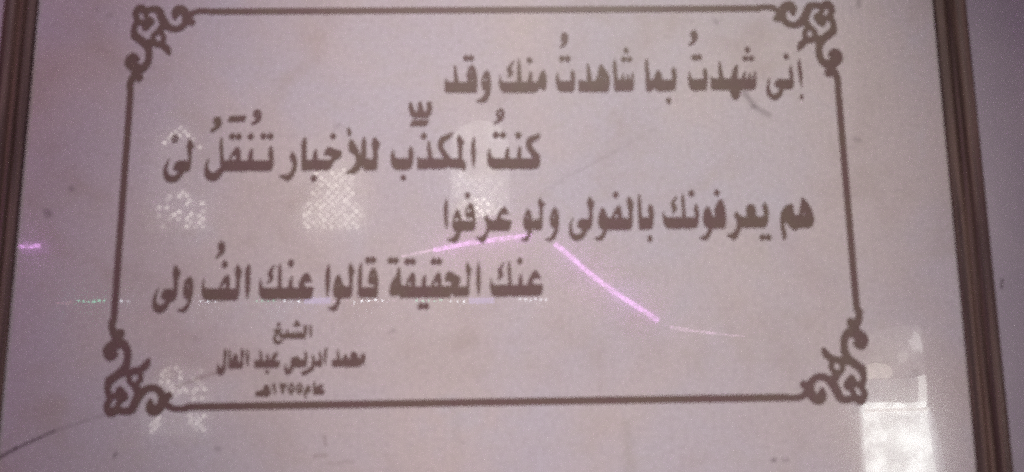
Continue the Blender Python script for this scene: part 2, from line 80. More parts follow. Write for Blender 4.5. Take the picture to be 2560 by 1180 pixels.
  [["P",[-326.0,-89.0],[-323.4,-91.6],[-323.3,-103.5],[-323.2,-123.8],[-324.8,-133.9],[-326.4,-135.6],[-328.2,-125.5],[-329.7,-100.1],[-328.4,-93.3]],["P",[-384.5,-107.4],[-385.3,-116.7],[-382.9,-121.4],[-364.0,-121.9],[-361.9,-114.3],[-358.1,-106.7],[-354.0,-102.9],[-351.4,-105.0],[-350.2,-113.5],[-350.6,-122.0],[-341.3,-122.4],[-341.6,-108.5],[-343.6,-100.0],[-342.3,-92.4],[-340.4,-89.0],[-337.6,-94.1],[-334.5,-98.4],[-336.2,-106.0],[-337.0,-115.3],[-336.9,-126.3],[-338.2,-134.7],[-340.6,-137.2],[-380.0,-136.9],[-385.2,-133.5],[-387.3,-126.0],[-387.1,-115.0]],["H",-357.5,-118.1,2.8,2.8],["D",-358.1,-88.9,4.4,5.6],["P",[-363.9,-57.2],[-360.4,-59.8],[-358.9,-64.9],[-359.8,-71.8],[-362.2,-75.2],[-366.3,-77.3],[-369.5,-80.7],[-371.2,-79.8],[-368.9,-75.2],[-365.7,-72.6],[-367.6,-68.3],[-368.6,-64.0],[-367.2,-59.3]]],
  [["P",[-404.4,-104.7],[-401.3,-108.2],[-399.5,-114.9],[-399.3,-128.4],[-401.0,-136.8],[-403.0,-145.2],[-406.9,-151.0],[-410.9,-153.5],[-418.6,-150.1],[-417.8,-148.9],[-411.2,-147.6],[-406.5,-142.7],[-404.4,-136.0],[-409.5,-134.2],[-411.9,-128.3],[-411.7,-117.4],[-410.0,-110.6]],["H",-406.2,-118.3,1.7,1.7],["S",[-445.9,-120.6,0.75],[-449.1,-129.8,1.84],[-449.8,-139.0,2.84],[-446.8,-146.2,4.85],[-442.1,-148.7,5.35],[-436.4,-145.8,4.68],[-432.5,-140.8,3.51]],["P",[-438.6,-123.1],[-434.5,-121.9],[-425.3,-122.4],[-420.7,-122.0],[-420.3,-128.3],[-422.0,-135.8],[-426.8,-138.8],[-431.8,-138.3],[-440.9,-134.1],[-440.8,-129.0]],["P",[-423.9,-89.4],[-420.1,-95.3],[-416.9,-99.6],[-419.5,-105.5],[-420.5,-110.6],[-420.2,-123.2],[-424.8,-123.2],[-425.7,-108.0],[-427.5,-99.5],[-426.6,-93.6]]],
 ],
 5: [
  [["S",[-286.7,-178.0,1.84],[-282.5,-178.5,2.75],[-278.3,-178.1,1.34]],["S",[-283.2,-180.9,2.17],[-286.4,-185.1,1.67],[-287.0,-190.0,2.08],[-283.5,-193.8,2.5],[-279.4,-193.4,1.83],[-275.3,-191.8,0.75]],["P",[-280.6,-183.0],[-245.6,-182.3],[-245.3,-187.0],[-247.1,-188.6],[-280.4,-188.2]],["S",[-270.0,-178.1,1.17],[-270.2,-183.5,2.09]],["S",[-263.2,-181.1,1.0],[-263.1,-184.0,1.67]],["S",[-258.2,-180.7,1.0],[-258.1,-184.0,1.67]],["S",[-253.2,-180.7,1.0],[-253.1,-184.0,1.67]],["S",[-246.8,-171.6,1.17],[-246.1,-175.4,2.51],[-246.4,-183.3,1.67]],["S",[-239.3,-172.1,1.17],[-239.2,-179.6,1.84],[-239.0,-186.4,0.83]],["D",-282.0,-170.6,2.5,2.7],["D",-257.8,-167.1,2.4,2.5],["D",-260.2,-170.9,2.4,2.5],["D",-255.2,-171.0,2.4,2.5]],
 ],
 6: [
  [["S",[-202.4,-205.0,1.0],[-201.6,-211.2,1.66],[-200.4,-218.6,2.49]],["P",[-208.7,-217.8],[-195.4,-217.9],[-193.1,-211.3],[-191.5,-210.1],[-189.3,-214.6],[-187.1,-217.9],[-185.0,-217.9],[-184.8,-211.3],[-182.4,-207.2],[-178.2,-208.9],[-174.7,-213.9],[-173.8,-218.8],[-172.1,-218.0],[-170.6,-212.3],[-167.3,-209.4],[-165.6,-214.8],[-166.2,-222.2],[-169.5,-223.0],[-173.6,-226.2],[-191.9,-226.5],[-194.4,-224.4],[-196.9,-226.1],[-207.7,-226.0],[-209.4,-224.3]],["H",-179.3,-213.9,0.9,0.9]],
  [["S",[-217.3,-201.2,0.75],[-218.5,-208.7,1.83],[-218.7,-216.1,1.66],[-218.7,-222.6,0.83]],["S",[-226.5,-207.4,1.16],[-224.6,-214.4,1.66],[-224.8,-222.6,2.74]],["P",[-229.5,-218.4],[-223.6,-218.5],[-223.8,-225.9],[-229.2,-225.8],[-230.6,-222.5]],["S",[-235.5,-211.8,1.16],[-233.8,-219.2,2.08],[-235.0,-227.0,2.49],[-240.6,-231.9,2.82],[-247.2,-234.7,2.65]],["S",[-244.8,-207.2,1.16],[-244.1,-214.2,1.99],[-245.1,-222.4,2.49]],["P",[-262.8,-215.8],[-258.7,-213.3],[-254.5,-213.8],[-251.9,-217.5],[-244.4,-217.5],[-243.8,-224.1],[-245.8,-226.1],[-259.9,-226.4],[-263.3,-224.0],[-263.9,-219.0]],["S",[-261.6,-224.0,2.49],[-263.9,-229.7,2.73],[-267.5,-233.3,3.15],[-270.5,-229.6,1.82],[-270.8,-223.5,0.75]]],
  [["P",[-311.7,-217.1],[-306.6,-218.3],[-279.2,-218.9],[-279.0,-223.9],[-281.4,-226.7],[-310.4,-226.5],[-312.2,-223.6]],["S",[-305.1,-204.4,0.91],[-304.5,-210.5,1.49],[-303.3,-218.8,2.16]],["S",[-295.3,-210.6,1.33],[-295.0,-218.0,2.32]],["S",[-282.6,-208.2,1.33],[-285.4,-211.1,2.74],[-288.1,-215.6,2.74]],["D",-295.3,-232.7,2.6,2.8],["H",-284.3,-216.0,0.8,0.7]],
  [["S",[-322.2,-203.8,1.08],[-321.8,-213.7,1.99],[-321.3,-224.0,0.83]],["S",[-329.9,-203.4,1.33],[-328.6,-208.3,2.32],[-329.1,-215.3,1.49],[-329.3,-221.9,2.07]],["P",[-346.3,-220.1],[-328.9,-220.2],[-327.9,-223.5],[-329.0,-227.2],[-345.1,-227.5],[-346.5,-224.2]],["S",[-338.1,-210.3,2.07],[-337.9,-215.3,3.48],[-339.7,-221.0,3.73]],["S",[-345.9,-203.3,0.83],[-345.6,-210.3,1.41],[-345.0,-220.9,1.66]],["S",[-351.7,-204.1,1.66],[-351.4,-208.6,2.16],[-351.9,-216.8,1.57],[-352.0,-223.4,1.82],[-353.7,-229.1,3.14],[-356.9,-231.9,4.3],[-359.6,-227.4,1.99],[-360.7,-222.9,0.75]]],
 ],
 7: [
  [["P",[-309.0,-259.8],[-305.8,-257.8],[-300.0,-257.5],[-298.6,-252.6],[-296.2,-249.8],[-292.9,-251.0],[-290.1,-256.7],[-289.9,-261.6],[-292.3,-264.0],[-307.1,-263.9],[-309.3,-262.3]],["H",-294.6,-258.3,0.8,0.8],["S",[-285.7,-249.0,1.49],[-284.4,-255.1,1.65],[-283.4,-261.2,0.91]],["P",[-277.9,-248.7],[-276.0,-248.0],[-274.7,-249.9],[-273.1,-248.3],[-271.4,-250.0],[-269.0,-248.1],[-269.3,-252.0],[-271.7,-253.8],[-272.5,-260.1],[-274.7,-260.9],[-275.8,-253.6]],["D",-262.2,-254.9,4.6,7.6],["H",-262.2,-253.7,1.7,3.3],["D",-251.4,-254.6,4.5,7.6],["H",-251.5,-253.3,1.6,3.3],["S",[-240.0,-251.8,1.82],[-240.5,-256.7,3.47],[-243.4,-259.5,2.06],[-243.6,-266.8,0.91]],["S",[-232.7,-247.0,1.16],[-231.6,-253.9,1.98],[-230.6,-260.4,2.31]],["P",[-233.2,-257.1],[-227.4,-256.8],[-218.3,-257.4],[-219.8,-262.1],[-232.2,-262.4]],["S",[-221.4,-251.1,1.65],[-226.3,-253.5,2.07],[-227.4,-258.0,2.31]],["S",[-227.4,-257.2,1.65],[-220.8,-257.4,1.82]]],
 ],
}
ORNAMENT = [["S",[0.3,-35.6,6.01],[-1.5,-24.5,4.28],[2.3,-11.6,4.56],[-1.4,-3.2,4.29],[4.9,5.2,6.45],[12.5,2.4,5.11],[21.9,4.0,4.84],[31.6,2.3,5.64],[35.8,-6.7,6.03],[41.2,-17.3,6.43],[50.1,-24.4,5.09],[59.6,-25.7,4.83],[67.8,-20.7,4.83],[71.5,-11.2,5.91],[68.7,-0.5,6.45],[61.1,3.4,7.39],[56.1,-1.1,6.45],[55.7,-8.9,3.23]],["S",[71.5,-11.2,5.91],[78.4,-3.4,4.43],[87.7,1.1,4.17],[102.5,1.3,4.17]],["S",[72.5,-11.2,6.05],[79.6,-15.7,5.36]],["S",[0.3,-35.6,6.01],[6.9,-40.6,5.87],[15.2,-47.3,5.87],[20.4,-54.5,5.6],[22.1,-64.5,5.05],[20.7,-75.5,5.31],[14.0,-84.3,5.97],[3.4,-82.1,7.7],[-4.4,-75.4,7.3],[-0.7,-67.7,6.64],[6.2,-70.0,3.72]],["S",[5.9,-88.6,5.31],[10.1,-97.4,6.36]],["S",[7.2,-85.4,6.63],[3.6,-93.0,5.03],[-0.5,-102.3,5.03],[-2.0,-113.2,4.76]],["S",[19.9,-14.5,6.97],[14.7,-22.8,5.63]],["S",[1.5,-14.4,4.01],[12.7,-16.7,5.09]],["S",[12.1,0.1,4.03],[15.9,-8.9,4.03]],["S",[41.2,-39.3,3.75],[40.8,-42.6,3.73],[39.3,-45.4,3.73],[37.0,-47.3,3.73],[34.2,-47.9,3.73],[31.2,-47.3,3.73],[28.6,-45.4,3.73],[26.8,-42.6,3.73],[26.0,-39.2,3.73],[26.4,-35.9,3.75],[27.9,-33.1,3.75],[30.2,-31.2,3.75],[33.1,-30.6,3.75],[36.0,-31.2,3.75],[38.6,-33.1,3.75],[40.4,-36.0,3.75],[41.2,-39.3,3.75]],["S",[15.7,-47.3,5.87],[26.2,-46.2,5.33],[34.7,-49.0,4.67]],["S",[35.5,-26.8,5.35],[40.3,-19.0,5.63]],["S",[38.9,-49.0,4.53],[46.7,-55.2,5.33],[50.3,-62.3,2.67]]]
CORNERS = [[-501.5,273.2],[493.2,277.4],[499.2,-270.2],[-502.8,-278.3]]
MARKS = [[-641.4,-341.8,-617.7,-328.8,3.85,0.85,0],[-617.7,-328.8,-587.8,-315.3,3.3,0.75,0],[-587.8,-315.3,-570.2,-307.3,3.3,0.75,0],[-570.2,-307.3,-539.8,-297.4,2.75,0.28,0],[-539.8,-297.4,-505.6,-286.3,2.75,0.28,0],[-414.4,-251.9,-388.7,-241.7,4.4,0.4,1],[-388.7,-241.7,-358.6,-231.4,4.4,0.4,1],[67.7,2.5,98.4,24.9,3.85,0.1,2],[98.4,24.9,123.6,38.4,3.85,0.13,2],[123.6,38.4,177.2,66.8,3.3,0.18,2],[177.2,66.8,234.2,100.0,3.3,0.08,2],[361.8,150.9,373.7,130.9,7.7,0.5,2],[373.7,130.9,393.9,118.0,7.7,0.42,2],[-574.6,17.2,-572.4,16.1,6.6,0.4,0],[-604.1,-15.6,-600.5,-18.9,8.8,0.42,0],[-542.5,268.5,-538.0,268.5,6.6,0.25,2],[-558.6,278.8,-556.2,277.6,5.5,0.3,2],[-486.9,-335.9,-489.7,-341.0,4.4,0.5,0],[-356.6,-331.4,-352.5,-331.4,4.4,0.35,0],[-216.1,-317.2,-215.3,-327.4,3.3,0.4,1],[-229.0,-341.5,-213.9,-340.6,3.85,0.35,1],[-211.0,-350.8,-179.7,-349.0,3.3,0.2,1],[324.8,257.7,327.0,256.5,8.25,0.35,2],[290.4,260.2,292.6,259.0,4.4,0.15,2],[512.9,81.6,518.5,81.6,7.7,0.3,2],[371.9,-351.4,375.1,-351.4,4.4,0.6,0],[386.2,-351.5,392.5,-351.6,4.95,0.3,0],[-133.5,-182.3,-127.2,-179.1,5.5,0.3,2],[-39.2,-196.7,-23.1,-193.6,22.0,0.09,1],[182.0,-306.9,183.3,-370.2,13.2,0.2,3],[-44.1,-291.8,-42.4,-327.7,13.2,0.1,3],[534.1,289.6,533.3,279.8,6.6,0.4,2],[-427.1,-216.3,-375.3,-195.6,60.5,0.14,4],[-455.0,-152.6,-421.7,-174.1,33.0,0.12,4],[570.5,-238.4,572.6,-239.4,7.7,0.2,2],[-429.5,-88.0,-406.1,-120.6,27.5,0.08,4],[112.6,200.0,203.5,199.8,66.0,0.06,3],[-420.7,-234.7,-310.5,-217.1,33.0,0.12,4],[-353.8,257.3,-12.2,251.8,77.0,0.05,4],[399.9,-48.3,439.8,-114.6,33.0,0.1,4],[-97.9,-202.7,-33.7,-234.7,55.0,0.06,3]]
WALL_MARKS = [[714.7,-114.1,711.9,-125.1,3.2,0.75,0]]
ROOM = {"led":[[[-0.361,-3.0,0.312],[-0.22,-3.0,0.34],[-0.111,-3.0,0.357],[0.02,-3.0,0.374],[0.173,-3.0,0.389]],[[0.295,-3.0,0.346],[0.369,-3.0,0.284],[0.476,-3.0,0.187],[0.54,-3.0,0.135],[0.604,-3.0,0.086],[0.667,-3.0,0.043],[0.731,-3.0,0.002],[0.795,-3.0,-0.04],[0.85,-3.0,-0.077]],[[0.913,-3.0,-0.113],[0.964,-3.0,-0.122],[1.007,-3.0,-0.129]],[[1.012,-3.0,-0.131],[1.093,-3.0,-0.14],[1.147,-3.0,-0.147]],[[-2.611,-3.0,0.344],[-2.581,-3.0,0.343],[-2.538,-3.0,0.345],[-2.497,-3.0,0.347]],[[-0.535,-3.0,0.278],[-0.448,-3.0,0.297],[-0.361,-3.0,0.312]],[[1.147,-3.0,-0.147],[1.222,-3.0,-0.156],[1.308,-3.0,-0.165]]],"bulb":[[-2.383,-3.02,0.039,"r",0.6],[-2.361,-3.02,0.038,"r",0.6],[-2.34,-3.02,0.038,"r",0.6],[-2.319,-3.02,0.038,"r",0.6],[-2.276,-3.02,0.046,"g",1.0],[-2.248,-3.02,0.046,"g",1.0],[-2.221,-3.02,0.046,"g",1.0],[-2.193,-3.02,0.046,"g",1.0],[-2.165,-3.02,0.046,"g",1.0],[-2.137,-3.02,0.046,"g",1.0],[-2.047,-3.02,0.047,"w",1.6],[-2.01,-3.02,0.043,"w",0.5],[-1.619,-3.02,0.04,"w",2.5],[-1.58,-3.02,0.04,"w",2.0],[-1.541,-3.02,0.04,"w",1.5],[-1.318,-3.02,0.041,"g",0.7],[-1.287,-3.02,0.041,"g",0.7],[-1.257,-3.02,0.04,"g",0.7],[-1.227,-3.02,0.04,"g",0.7],[-1.169,-3.02,0.04,"w",2.2],[-1.132,-3.02,0.04,"w",0.6],[-1.093,-3.02,0.039,"w",2.4],[-0.901,-3.02,0.038,"p",0.9],[-0.83,-3.02,0.04,"p",0.8],[-0.791,-3.02,0.035,"w",1.2],[-0.75,-3.02,0.04,"w",2.4],[-0.713,-3.02,0.039,"w",3],[-0.677,-3.02,0.041,"w",3.4],[-0.64,-3.02,0.041,"w",2.2],[-0.577,-3.02,0.038,"p",0.5],[-0.454,-3.02,0.04,"g",0.8],[-0.421,-3.02,0.038,"g",0.8],[-0.389,-3.02,0.037,"g",0.8],[-0.356,-3.02,0.039,"g",0.8],[-0.324,-3.02,0.039,"g",0.8],[-0.27,-3.02,0.037,"w",1.4],[-0.233,-3.02,0.036,"w",1.2],[-0.198,-3.02,0.036,"w",2],[0.105,-3.02,0.041,"w",1.1],[0.134,-3.02,0.041,"w",1.1],[0.162,-3.02,0.041,"w",1.1],[0.19,-3.02,0.04,"w",1.1],[0.218,-3.02,0.04,"w",1.1],[0.246,-3.02,0.04,"w",1.1]],"blue":[[[-1.056,-3.01,0.041],[-0.919,-3.01,0.042]],[[-0.172,-3.01,0.035],[-0.033,-3.01,0.037]]],"win":[{"name":"a","cells":[[-1.881,-3.3,0.705,0.92],[-1.954,-3.3,0.679,0.6],[-1.898,-3.3,0.682,1.14],[-1.855,-3.3,0.684,0.95],[-1.97,-3.3,0.658,0.41],[-1.836,-3.3,0.656,0.8],[-1.851,-3.3,0.636,1.24],[-1.763,-3.3,0.638,1.27],[-2.015,-3.3,0.615,0.83],[-1.971,-3.3,0.613,0.91],[-1.894,-3.3,0.587,1.21],[-1.754,-3.3,0.589,0.62],[-2.01,-3.3,0.565,0.43],[-1.923,-3.3,0.57,1.08],[-1.825,-3.3,0.571,1.03],[-1.776,-3.3,0.564,0.83],[-1.946,-3.3,0.545,0.38],[-1.896,-3.3,0.544,0.5],[-1.845,-3.3,0.546,1.26],[-1.755,-3.3,0.544,0.96],[-1.824,-3.3,0.521,0.58],[-1.772,-3.3,0.522,0.87],[-1.986,-3.3,0.5,0.37],[-1.845,-3.3,0.5,1.0],[-1.797,-3.3,0.498,0.37],[-1.75,-3.3,0.496,0.59],[-1.917,-3.3,1.1,0.63],[-1.942,-3.3,1.074,0.57],[-1.89,-3.3,1.078,0.8],[-1.965,-3.3,1.054,1.0],[-1.918,-3.3,1.052,0.91],[-1.869,-3.3,1.053,1.03],[-1.982,-3.3,1.031,0.6],[-1.839,-3.3,1.028,0.51],[-2.007,-3.3,1.007,1.0],[-1.794,-3.3,0.979,0.86]],"box":[[-2.09,-3.32,1.12],[-1.716,-3.32,0.467]],"haze":0.25},{"name":"b","cells":[[-1.068,-3.3,0.834,1.06],[-1.019,-3.3,0.84,0.67],[-0.974,-3.3,0.833,0.39],[-0.931,-3.3,0.835,0.76],[-1.096,-3.3,0.815,1.04],[-1.049,-3.3,0.811,0.41],[-1.002,-3.3,0.817,1.0],[-0.954,-3.3,0.809,1.0],[-0.9,-3.3,0.812,0.84],[-1.065,-3.3,0.789,1.08],[-1.024,-3.3,0.791,0.43],[-0.979,-3.3,0.791,0.78],[-0.925,-3.3,0.791,0.55],[-0.88,-3.3,0.791,0.69],[-1.096,-3.3,0.764,0.32],[-1.042,-3.3,0.771,0.93],[-0.997,-3.3,0.771,0.34],[-0.946,-3.3,0.769,0.91],[-0.899,-3.3,0.768,0.58],[-1.065,-3.3,0.747,0.9],[-1.017,-3.3,0.748,1.06],[-0.975,-3.3,0.743,1.04],[-0.922,-3.3,0.743,0.55],[-0.882,-3.3,0.747,0.42],[-1.086,-3.3,0.724,0.34],[-0.997,-3.3,0.723,0.78],[-0.949,-3.3,0.721,0.34],[-0.906,-3.3,0.721,0.97],[-1.111,-3.3,0.695,0.81],[-1.07,-3.3,0.699,0.42],[-1.021,-3.3,0.698,1.1],[-0.967,-3.3,0.698,0.69],[-0.925,-3.3,0.699,0.62],[-0.878,-3.3,0.694,1.07],[-1.089,-3.3,0.677,0.37],[-1.039,-3.3,0.672,0.59],[-0.992,-3.3,0.674,0.83],[-0.949,-3.3,0.673,0.52],[-0.898,-3.3,0.673,0.53],[-1.11,-3.3,0.652,0.31],[-1.067,-3.3,0.651,0.67],[-1.016,-3.3,0.65,0.58],[-0.968,-3.3,0.65,0.58],[-0.92,-3.3,0.65,1.09],[-1.134,-3.3,0.633,0.97],[-1.088,-3.3,0.628,0.88],[-1.044,-3.3,0.628,0.77],[-0.994,-3.3,0.628,0.92],[-0.944,-3.3,0.633,0.43],[-0.898,-3.3,0.631,0.85],[-0.856,-3.3,0.629,0.48],[-1.161,-3.3,0.609,0.44],[-1.115,-3.3,0.607,0.6],[-1.063,-3.3,0.609,1.03],[-1.017,-3.3,0.608,0.63],[-0.966,-3.3,0.607,0.33],[-0.926,-3.3,0.606,0.57],[-0.871,-3.3,0.604,0.64],[-0.827,-3.3,0.607,0.41],[-1.132,-3.3,0.581,1.08],[-1.087,-3.3,0.581,0.3],[-1.039,-3.3,0.583,0.41],[-0.988,-3.3,0.585,0.65],[-0.947,-3.3,0.58,0.6],[-0.85,-3.3,0.585,1.09],[-1.157,-3.3,0.563,1.09],[-1.111,-3.3,0.562,0.4],[-1.063,-3.3,0.563,0.93],[-1.02,-3.3,0.561,0.52],[-0.965,-3.3,0.563,0.51],[-0.916,-3.3,0.562,0.79],[-0.873,-3.3,0.56,0.9],[-0.825,-3.3,0.562,0.73],[-1.134,-3.3,0.539,0.67],[-1.082,-3.3,0.538,0.33],[-1.038,-3.3,0.536,1.01],[-0.995,-3.3,0.536,0.64],[-0.942,-3.3,0.537,0.69],[-0.898,-3.3,0.539,0.99],[-0.852,-3.3,0.535,0.35],[-1.153,-3.3,0.517,0.53],[-1.104,-3.3,0.519,0.68],[-1.061,-3.3,0.517,0.42],[-1.011,-3.3,0.519,0.48],[-0.964,-3.3,0.514,0.32],[-0.915,-3.3,0.512,0.86],[-0.87,-3.3,0.517,0.82],[-1.134,-3.3,0.496,1.04],[-1.082,-3.3,0.494,0.43],[-1.041,-3.3,0.496,0.6],[-0.994,-3.3,0.493,0.9],[-0.946,-3.3,0.494,0.55],[-0.896,-3.3,0.489,0.6],[-0.847,-3.3,0.495,0.81]],"box":[[-1.226,-3.32,1.072],[-0.793,-3.32,0.457]],"haze":0.42},{"name":"c","cells":[[-0.235,-3.3,0.796,0.56],[-0.194,-3.3,0.789,0.3],[-0.145,-3.3,0.793,0.45],[-0.094,-3.3,0.795,0.31],[-0.218,-3.3,0.77,0.66],[-0.172,-3.3,0.771,0.71],[-0.12,-3.3,0.77,0.54],[-0.071,-3.3,0.769,0.53],[-0.195,-3.3,0.75,0.69],[-0.147,-3.3,0.743,0.5],[-0.093,-3.3,0.748,0.38],[0.001,-3.3,0.749,0.55],[-0.211,-3.3,0.721,0.46],[-0.171,-3.3,0.723,0.46],[-0.117,-3.3,0.723,0.56],[-0.076,-3.3,0.727,0.37],[-0.027,-3.3,0.724,0.63],[-0.24,-3.3,0.703,0.54],[-0.142,-3.3,0.702,0.2],[-0.098,-3.3,0.703,0.42],[-0.05,-3.3,0.7,0.41],[-0.004,-3.3,0.703,0.24],[-0.262,-3.3,0.679,0.61],[-0.213,-3.3,0.674,0.23],[-0.171,-3.3,0.678,0.49],[-0.122,-3.3,0.674,0.19],[-0.076,-3.3,0.674,0.21],[0.026,-3.3,0.676,0.29],[-0.196,-3.3,0.654,0.45],[-0.148,-3.3,0.657,0.5],[-0.101,-3.3,0.655,0.57],[-0.05,-3.3,0.655,0.38],[-0.005,-3.3,0.654,0.25],[-0.261,-3.3,0.631,0.2],[-0.216,-3.3,0.635,0.7],[-0.168,-3.3,0.63,0.3],[-0.12,-3.3,0.63,0.53],[-0.072,-3.3,0.628,0.58],[-0.241,-3.3,0.609,0.7],[-0.187,-3.3,0.606,0.46],[-0.14,-3.3,0.606,0.35],[-0.1,-3.3,0.609,0.69],[-0.052,-3.3,0.61,0.51],[-0.001,-3.3,0.605,0.57],[-0.261,-3.3,0.587,0.42],[-0.215,-3.3,0.584,0.33],[-0.166,-3.3,0.588,0.41],[-0.118,-3.3,0.587,0.34],[-0.073,-3.3,0.587,0.66],[-0.028,-3.3,0.582,0.61],[0.019,-3.3,0.583,0.5],[-0.24,-3.3,0.561,0.61],[-0.19,-3.3,0.561,0.71],[-0.101,-3.3,0.562,0.55],[-0.05,-3.3,0.56,0.67],[-0.261,-3.3,0.538,0.53],[-0.219,-3.3,0.538,0.64],[-0.169,-3.3,0.538,0.62],[-0.12,-3.3,0.542,0.35],[-0.075,-3.3,0.54,0.25],[-0.028,-3.3,0.542,0.33],[0.02,-3.3,0.537,0.24],[-0.24,-3.3,0.521,0.58],[-0.196,-3.3,0.517,0.58],[-0.144,-3.3,0.519,0.65],[-0.097,-3.3,0.517,0.68],[-0.216,-3.3,0.496,0.28],[-0.172,-3.3,0.492,0.5],[-0.122,-3.3,0.492,0.49],[0.025,-3.3,0.494,0.38],[-0.144,-3.3,0.474,0.55],[-0.101,-3.3,0.47,0.45],[0.001,-3.3,0.473,0.31],[-0.142,-3.3,0.646,0.97],[-0.098,-3.3,0.652,0.7],[-0.119,-3.3,0.624,0.49],[-0.077,-3.3,0.628,0.9],[-0.14,-3.3,0.603,0.95],[-0.163,-3.3,0.583,0.92],[-0.116,-3.3,0.581,1.25],[-0.074,-3.3,0.582,0.57],[-0.146,-3.3,0.558,1.12],[-0.096,-3.3,0.56,0.48],[-0.164,-3.3,0.536,0.38],[-0.122,-3.3,0.535,0.88],[-0.072,-3.3,0.532,1.09],[-0.143,-3.3,0.514,1.15],[-0.094,-3.3,0.512,0.95],[-0.166,-3.3,0.49,0.9],[-0.122,-3.3,0.488,0.78],[-0.075,-3.3,0.488,1.02],[-0.279,-3.3,0.815,0.43],[-0.225,-3.3,0.819,0.95],[-0.248,-3.3,0.796,0.46],[-0.273,-3.3,0.773,0.65],[-0.249,-3.3,0.747,0.96]],"box":[[-0.295,-3.32,1.143],[0.056,-3.32,0.446]],"haze":1.25},{"name":"d","cells":[[-1.9,-3.3,-0.324,0.48],[-1.86,-3.3,-0.319,0.5],[-1.922,-3.3,-0.337,0.67],[-1.834,-3.3,-0.344,0.58],[-1.761,-3.3,-0.341,0.24],[-1.719,-3.3,-0.338,0.47],[-1.936,-3.3,-0.359,0.57],[-1.897,-3.3,-0.359,0.37],[-1.92,-3.3,-0.377,0.25],[-1.833,-3.3,-0.378,0.76],[-1.757,-3.3,-0.382,0.48],[-1.941,-3.3,-0.398,0.65],[-1.9,-3.3,-0.396,0.76],[-1.817,-3.3,-0.395,0.24],[-1.733,-3.3,-0.398,0.32],[-1.914,-3.3,-0.414,0.45],[-1.877,-3.3,-0.42,0.67],[-1.831,-3.3,-0.415,0.43],[-1.708,-3.3,-0.416,0.36],[-1.896,-3.3,-0.433,0.26],[-1.856,-3.3,-0.437,0.42],[-1.809,-3.3,-0.436,0.54],[-1.734,-3.3,-0.44,0.68],[-1.693,-3.3,-0.439,0.75],[-1.909,-3.3,-0.457,0.55],[-1.876,-3.3,-0.452,0.76],[-1.83,-3.3,-0.453,0.68],[-1.793,-3.3,-0.453,0.62],[-1.753,-3.3,-0.456,0.7],[-1.929,-3.3,-0.471,0.22],[-1.892,-3.3,-0.471,0.31],[-1.851,-3.3,-0.471,0.42],[-1.914,-3.3,-0.489,0.22],[-1.747,-3.3,-0.494,0.63],[-1.703,-3.3,-0.491,0.52],[-1.941,-3.3,-0.598,0.98],[-1.96,-3.3,-0.618,0.94],[-1.978,-3.3,-0.636,0.72],[-1.941,-3.3,-0.635,0.74],[-1.958,-3.3,-0.656,0.95],[-1.979,-3.3,-0.673,0.72],[-1.765,-3.3,-0.586,0.69],[-1.726,-3.3,-0.589,0.37],[-1.687,-3.3,-0.59,0.8],[-1.751,-3.3,-0.606,0.65],[-1.709,-3.3,-0.611,0.64],[-1.762,-3.3,-0.625,0.64],[-1.726,-3.3,-0.629,0.79],[-1.744,-3.3,-0.644,0.31],[-1.701,-3.3,-0.648,0.67],[-1.726,-3.3,-0.664,0.4],[-1.684,-3.3,-0.666,0.53]],"box":[[-2.049,-3.32,-0.251],[-1.648,-3.32,-0.701]],"haze":0.3}],"door":{"lower":[[2.024,-3.2,-0.539],[2.115,-3.2,-0.531],[2.253,-3.2,-0.539],[2.376,-3.2,-0.531],[2.375,-3.2,-0.609],[2.384,-3.2,-0.739],[2.396,-3.2,-0.974],[2.018,-3.2,-0.971],[2.021,-3.2,-0.736]],"edge":[[2.387,-3.22,-0.585],[2.405,-3.22,-0.581],[2.415,-3.22,-0.72],[2.436,-3.22,-0.978],[2.407,-3.22,-0.978],[2.395,-3.22,-0.742]],"edge3":[[2.013,-3.22,-0.549],[2.034,-3.22,-0.541],[2.03,-3.22,-0.739],[2.028,-3.22,-0.975],[2.003,-3.22,-0.975],[2.008,-3.22,-0.739]],"edge2":[[2.411,-3.23,-0.582],[2.431,-3.23,-0.612],[2.45,-3.23,-0.743],[2.473,-3.23,-0.98],[2.442,-3.23,-0.98],[2.421,-3.23,-0.721]],"sliver":[[2.347,-3.2,-0.394],[2.384,-3.2,-0.386],[2.382,-3.2,-0.529],[2.335,-3.2,-0.528]],"mid":[[2.048,-3.2,-0.41],[2.344,-3.2,-0.403],[2.333,-3.2,-0.526],[2.027,-3.2,-0.535]],"cream":[[2.058,-3.2,-0.33],[2.109,-3.2,-0.315],[2.159,-3.2,-0.32],[2.189,-3.2,-0.34],[2.197,-3.2,-0.371],[2.184,-3.2,-0.398],[2.05,-3.2,-0.405]],"upper":[[2.089,-3.2,-0.166],[2.193,-3.2,-0.117],[2.354,-3.2,-0.104],[2.388,-3.2,-0.127],[2.382,-3.2,-0.381],[2.196,-3.2,-0.389],[2.198,-3.2,-0.305],[2.065,-3.2,-0.308]],"blot":[[2.304,-3.19,-0.194],[2.324,-3.19,-0.181],[2.338,-3.19,-0.14],[2.359,-3.19,-0.158],[2.37,-3.19,-0.19],[2.376,-3.19,-0.23],[2.371,-3.19,-0.257],[2.352,-3.19,-0.25],[2.333,-3.19,-0.257],[2.317,-3.19,-0.234]],"blot2":[[2.238,-3.19,-0.278],[2.257,-3.19,-0.265],[2.29,-3.19,-0.256],[2.295,-3.19,-0.278],[2.282,-3.19,-0.298],[2.258,-3.19,-0.314],[2.241,-3.19,-0.305]],"bar":[[2.026,-3.19,-0.567],[2.381,-3.19,-0.561],[2.381,-3.19,-0.578],[2.025,-3.19,-0.584]]},"area":[-2.191,2.35,-1.682,4.125]}


AX0, AX1, AZ0, AZ1 = ROOM['area']
KEY_W, KEY_H = AX1 - AX0, AZ1 - AZ0
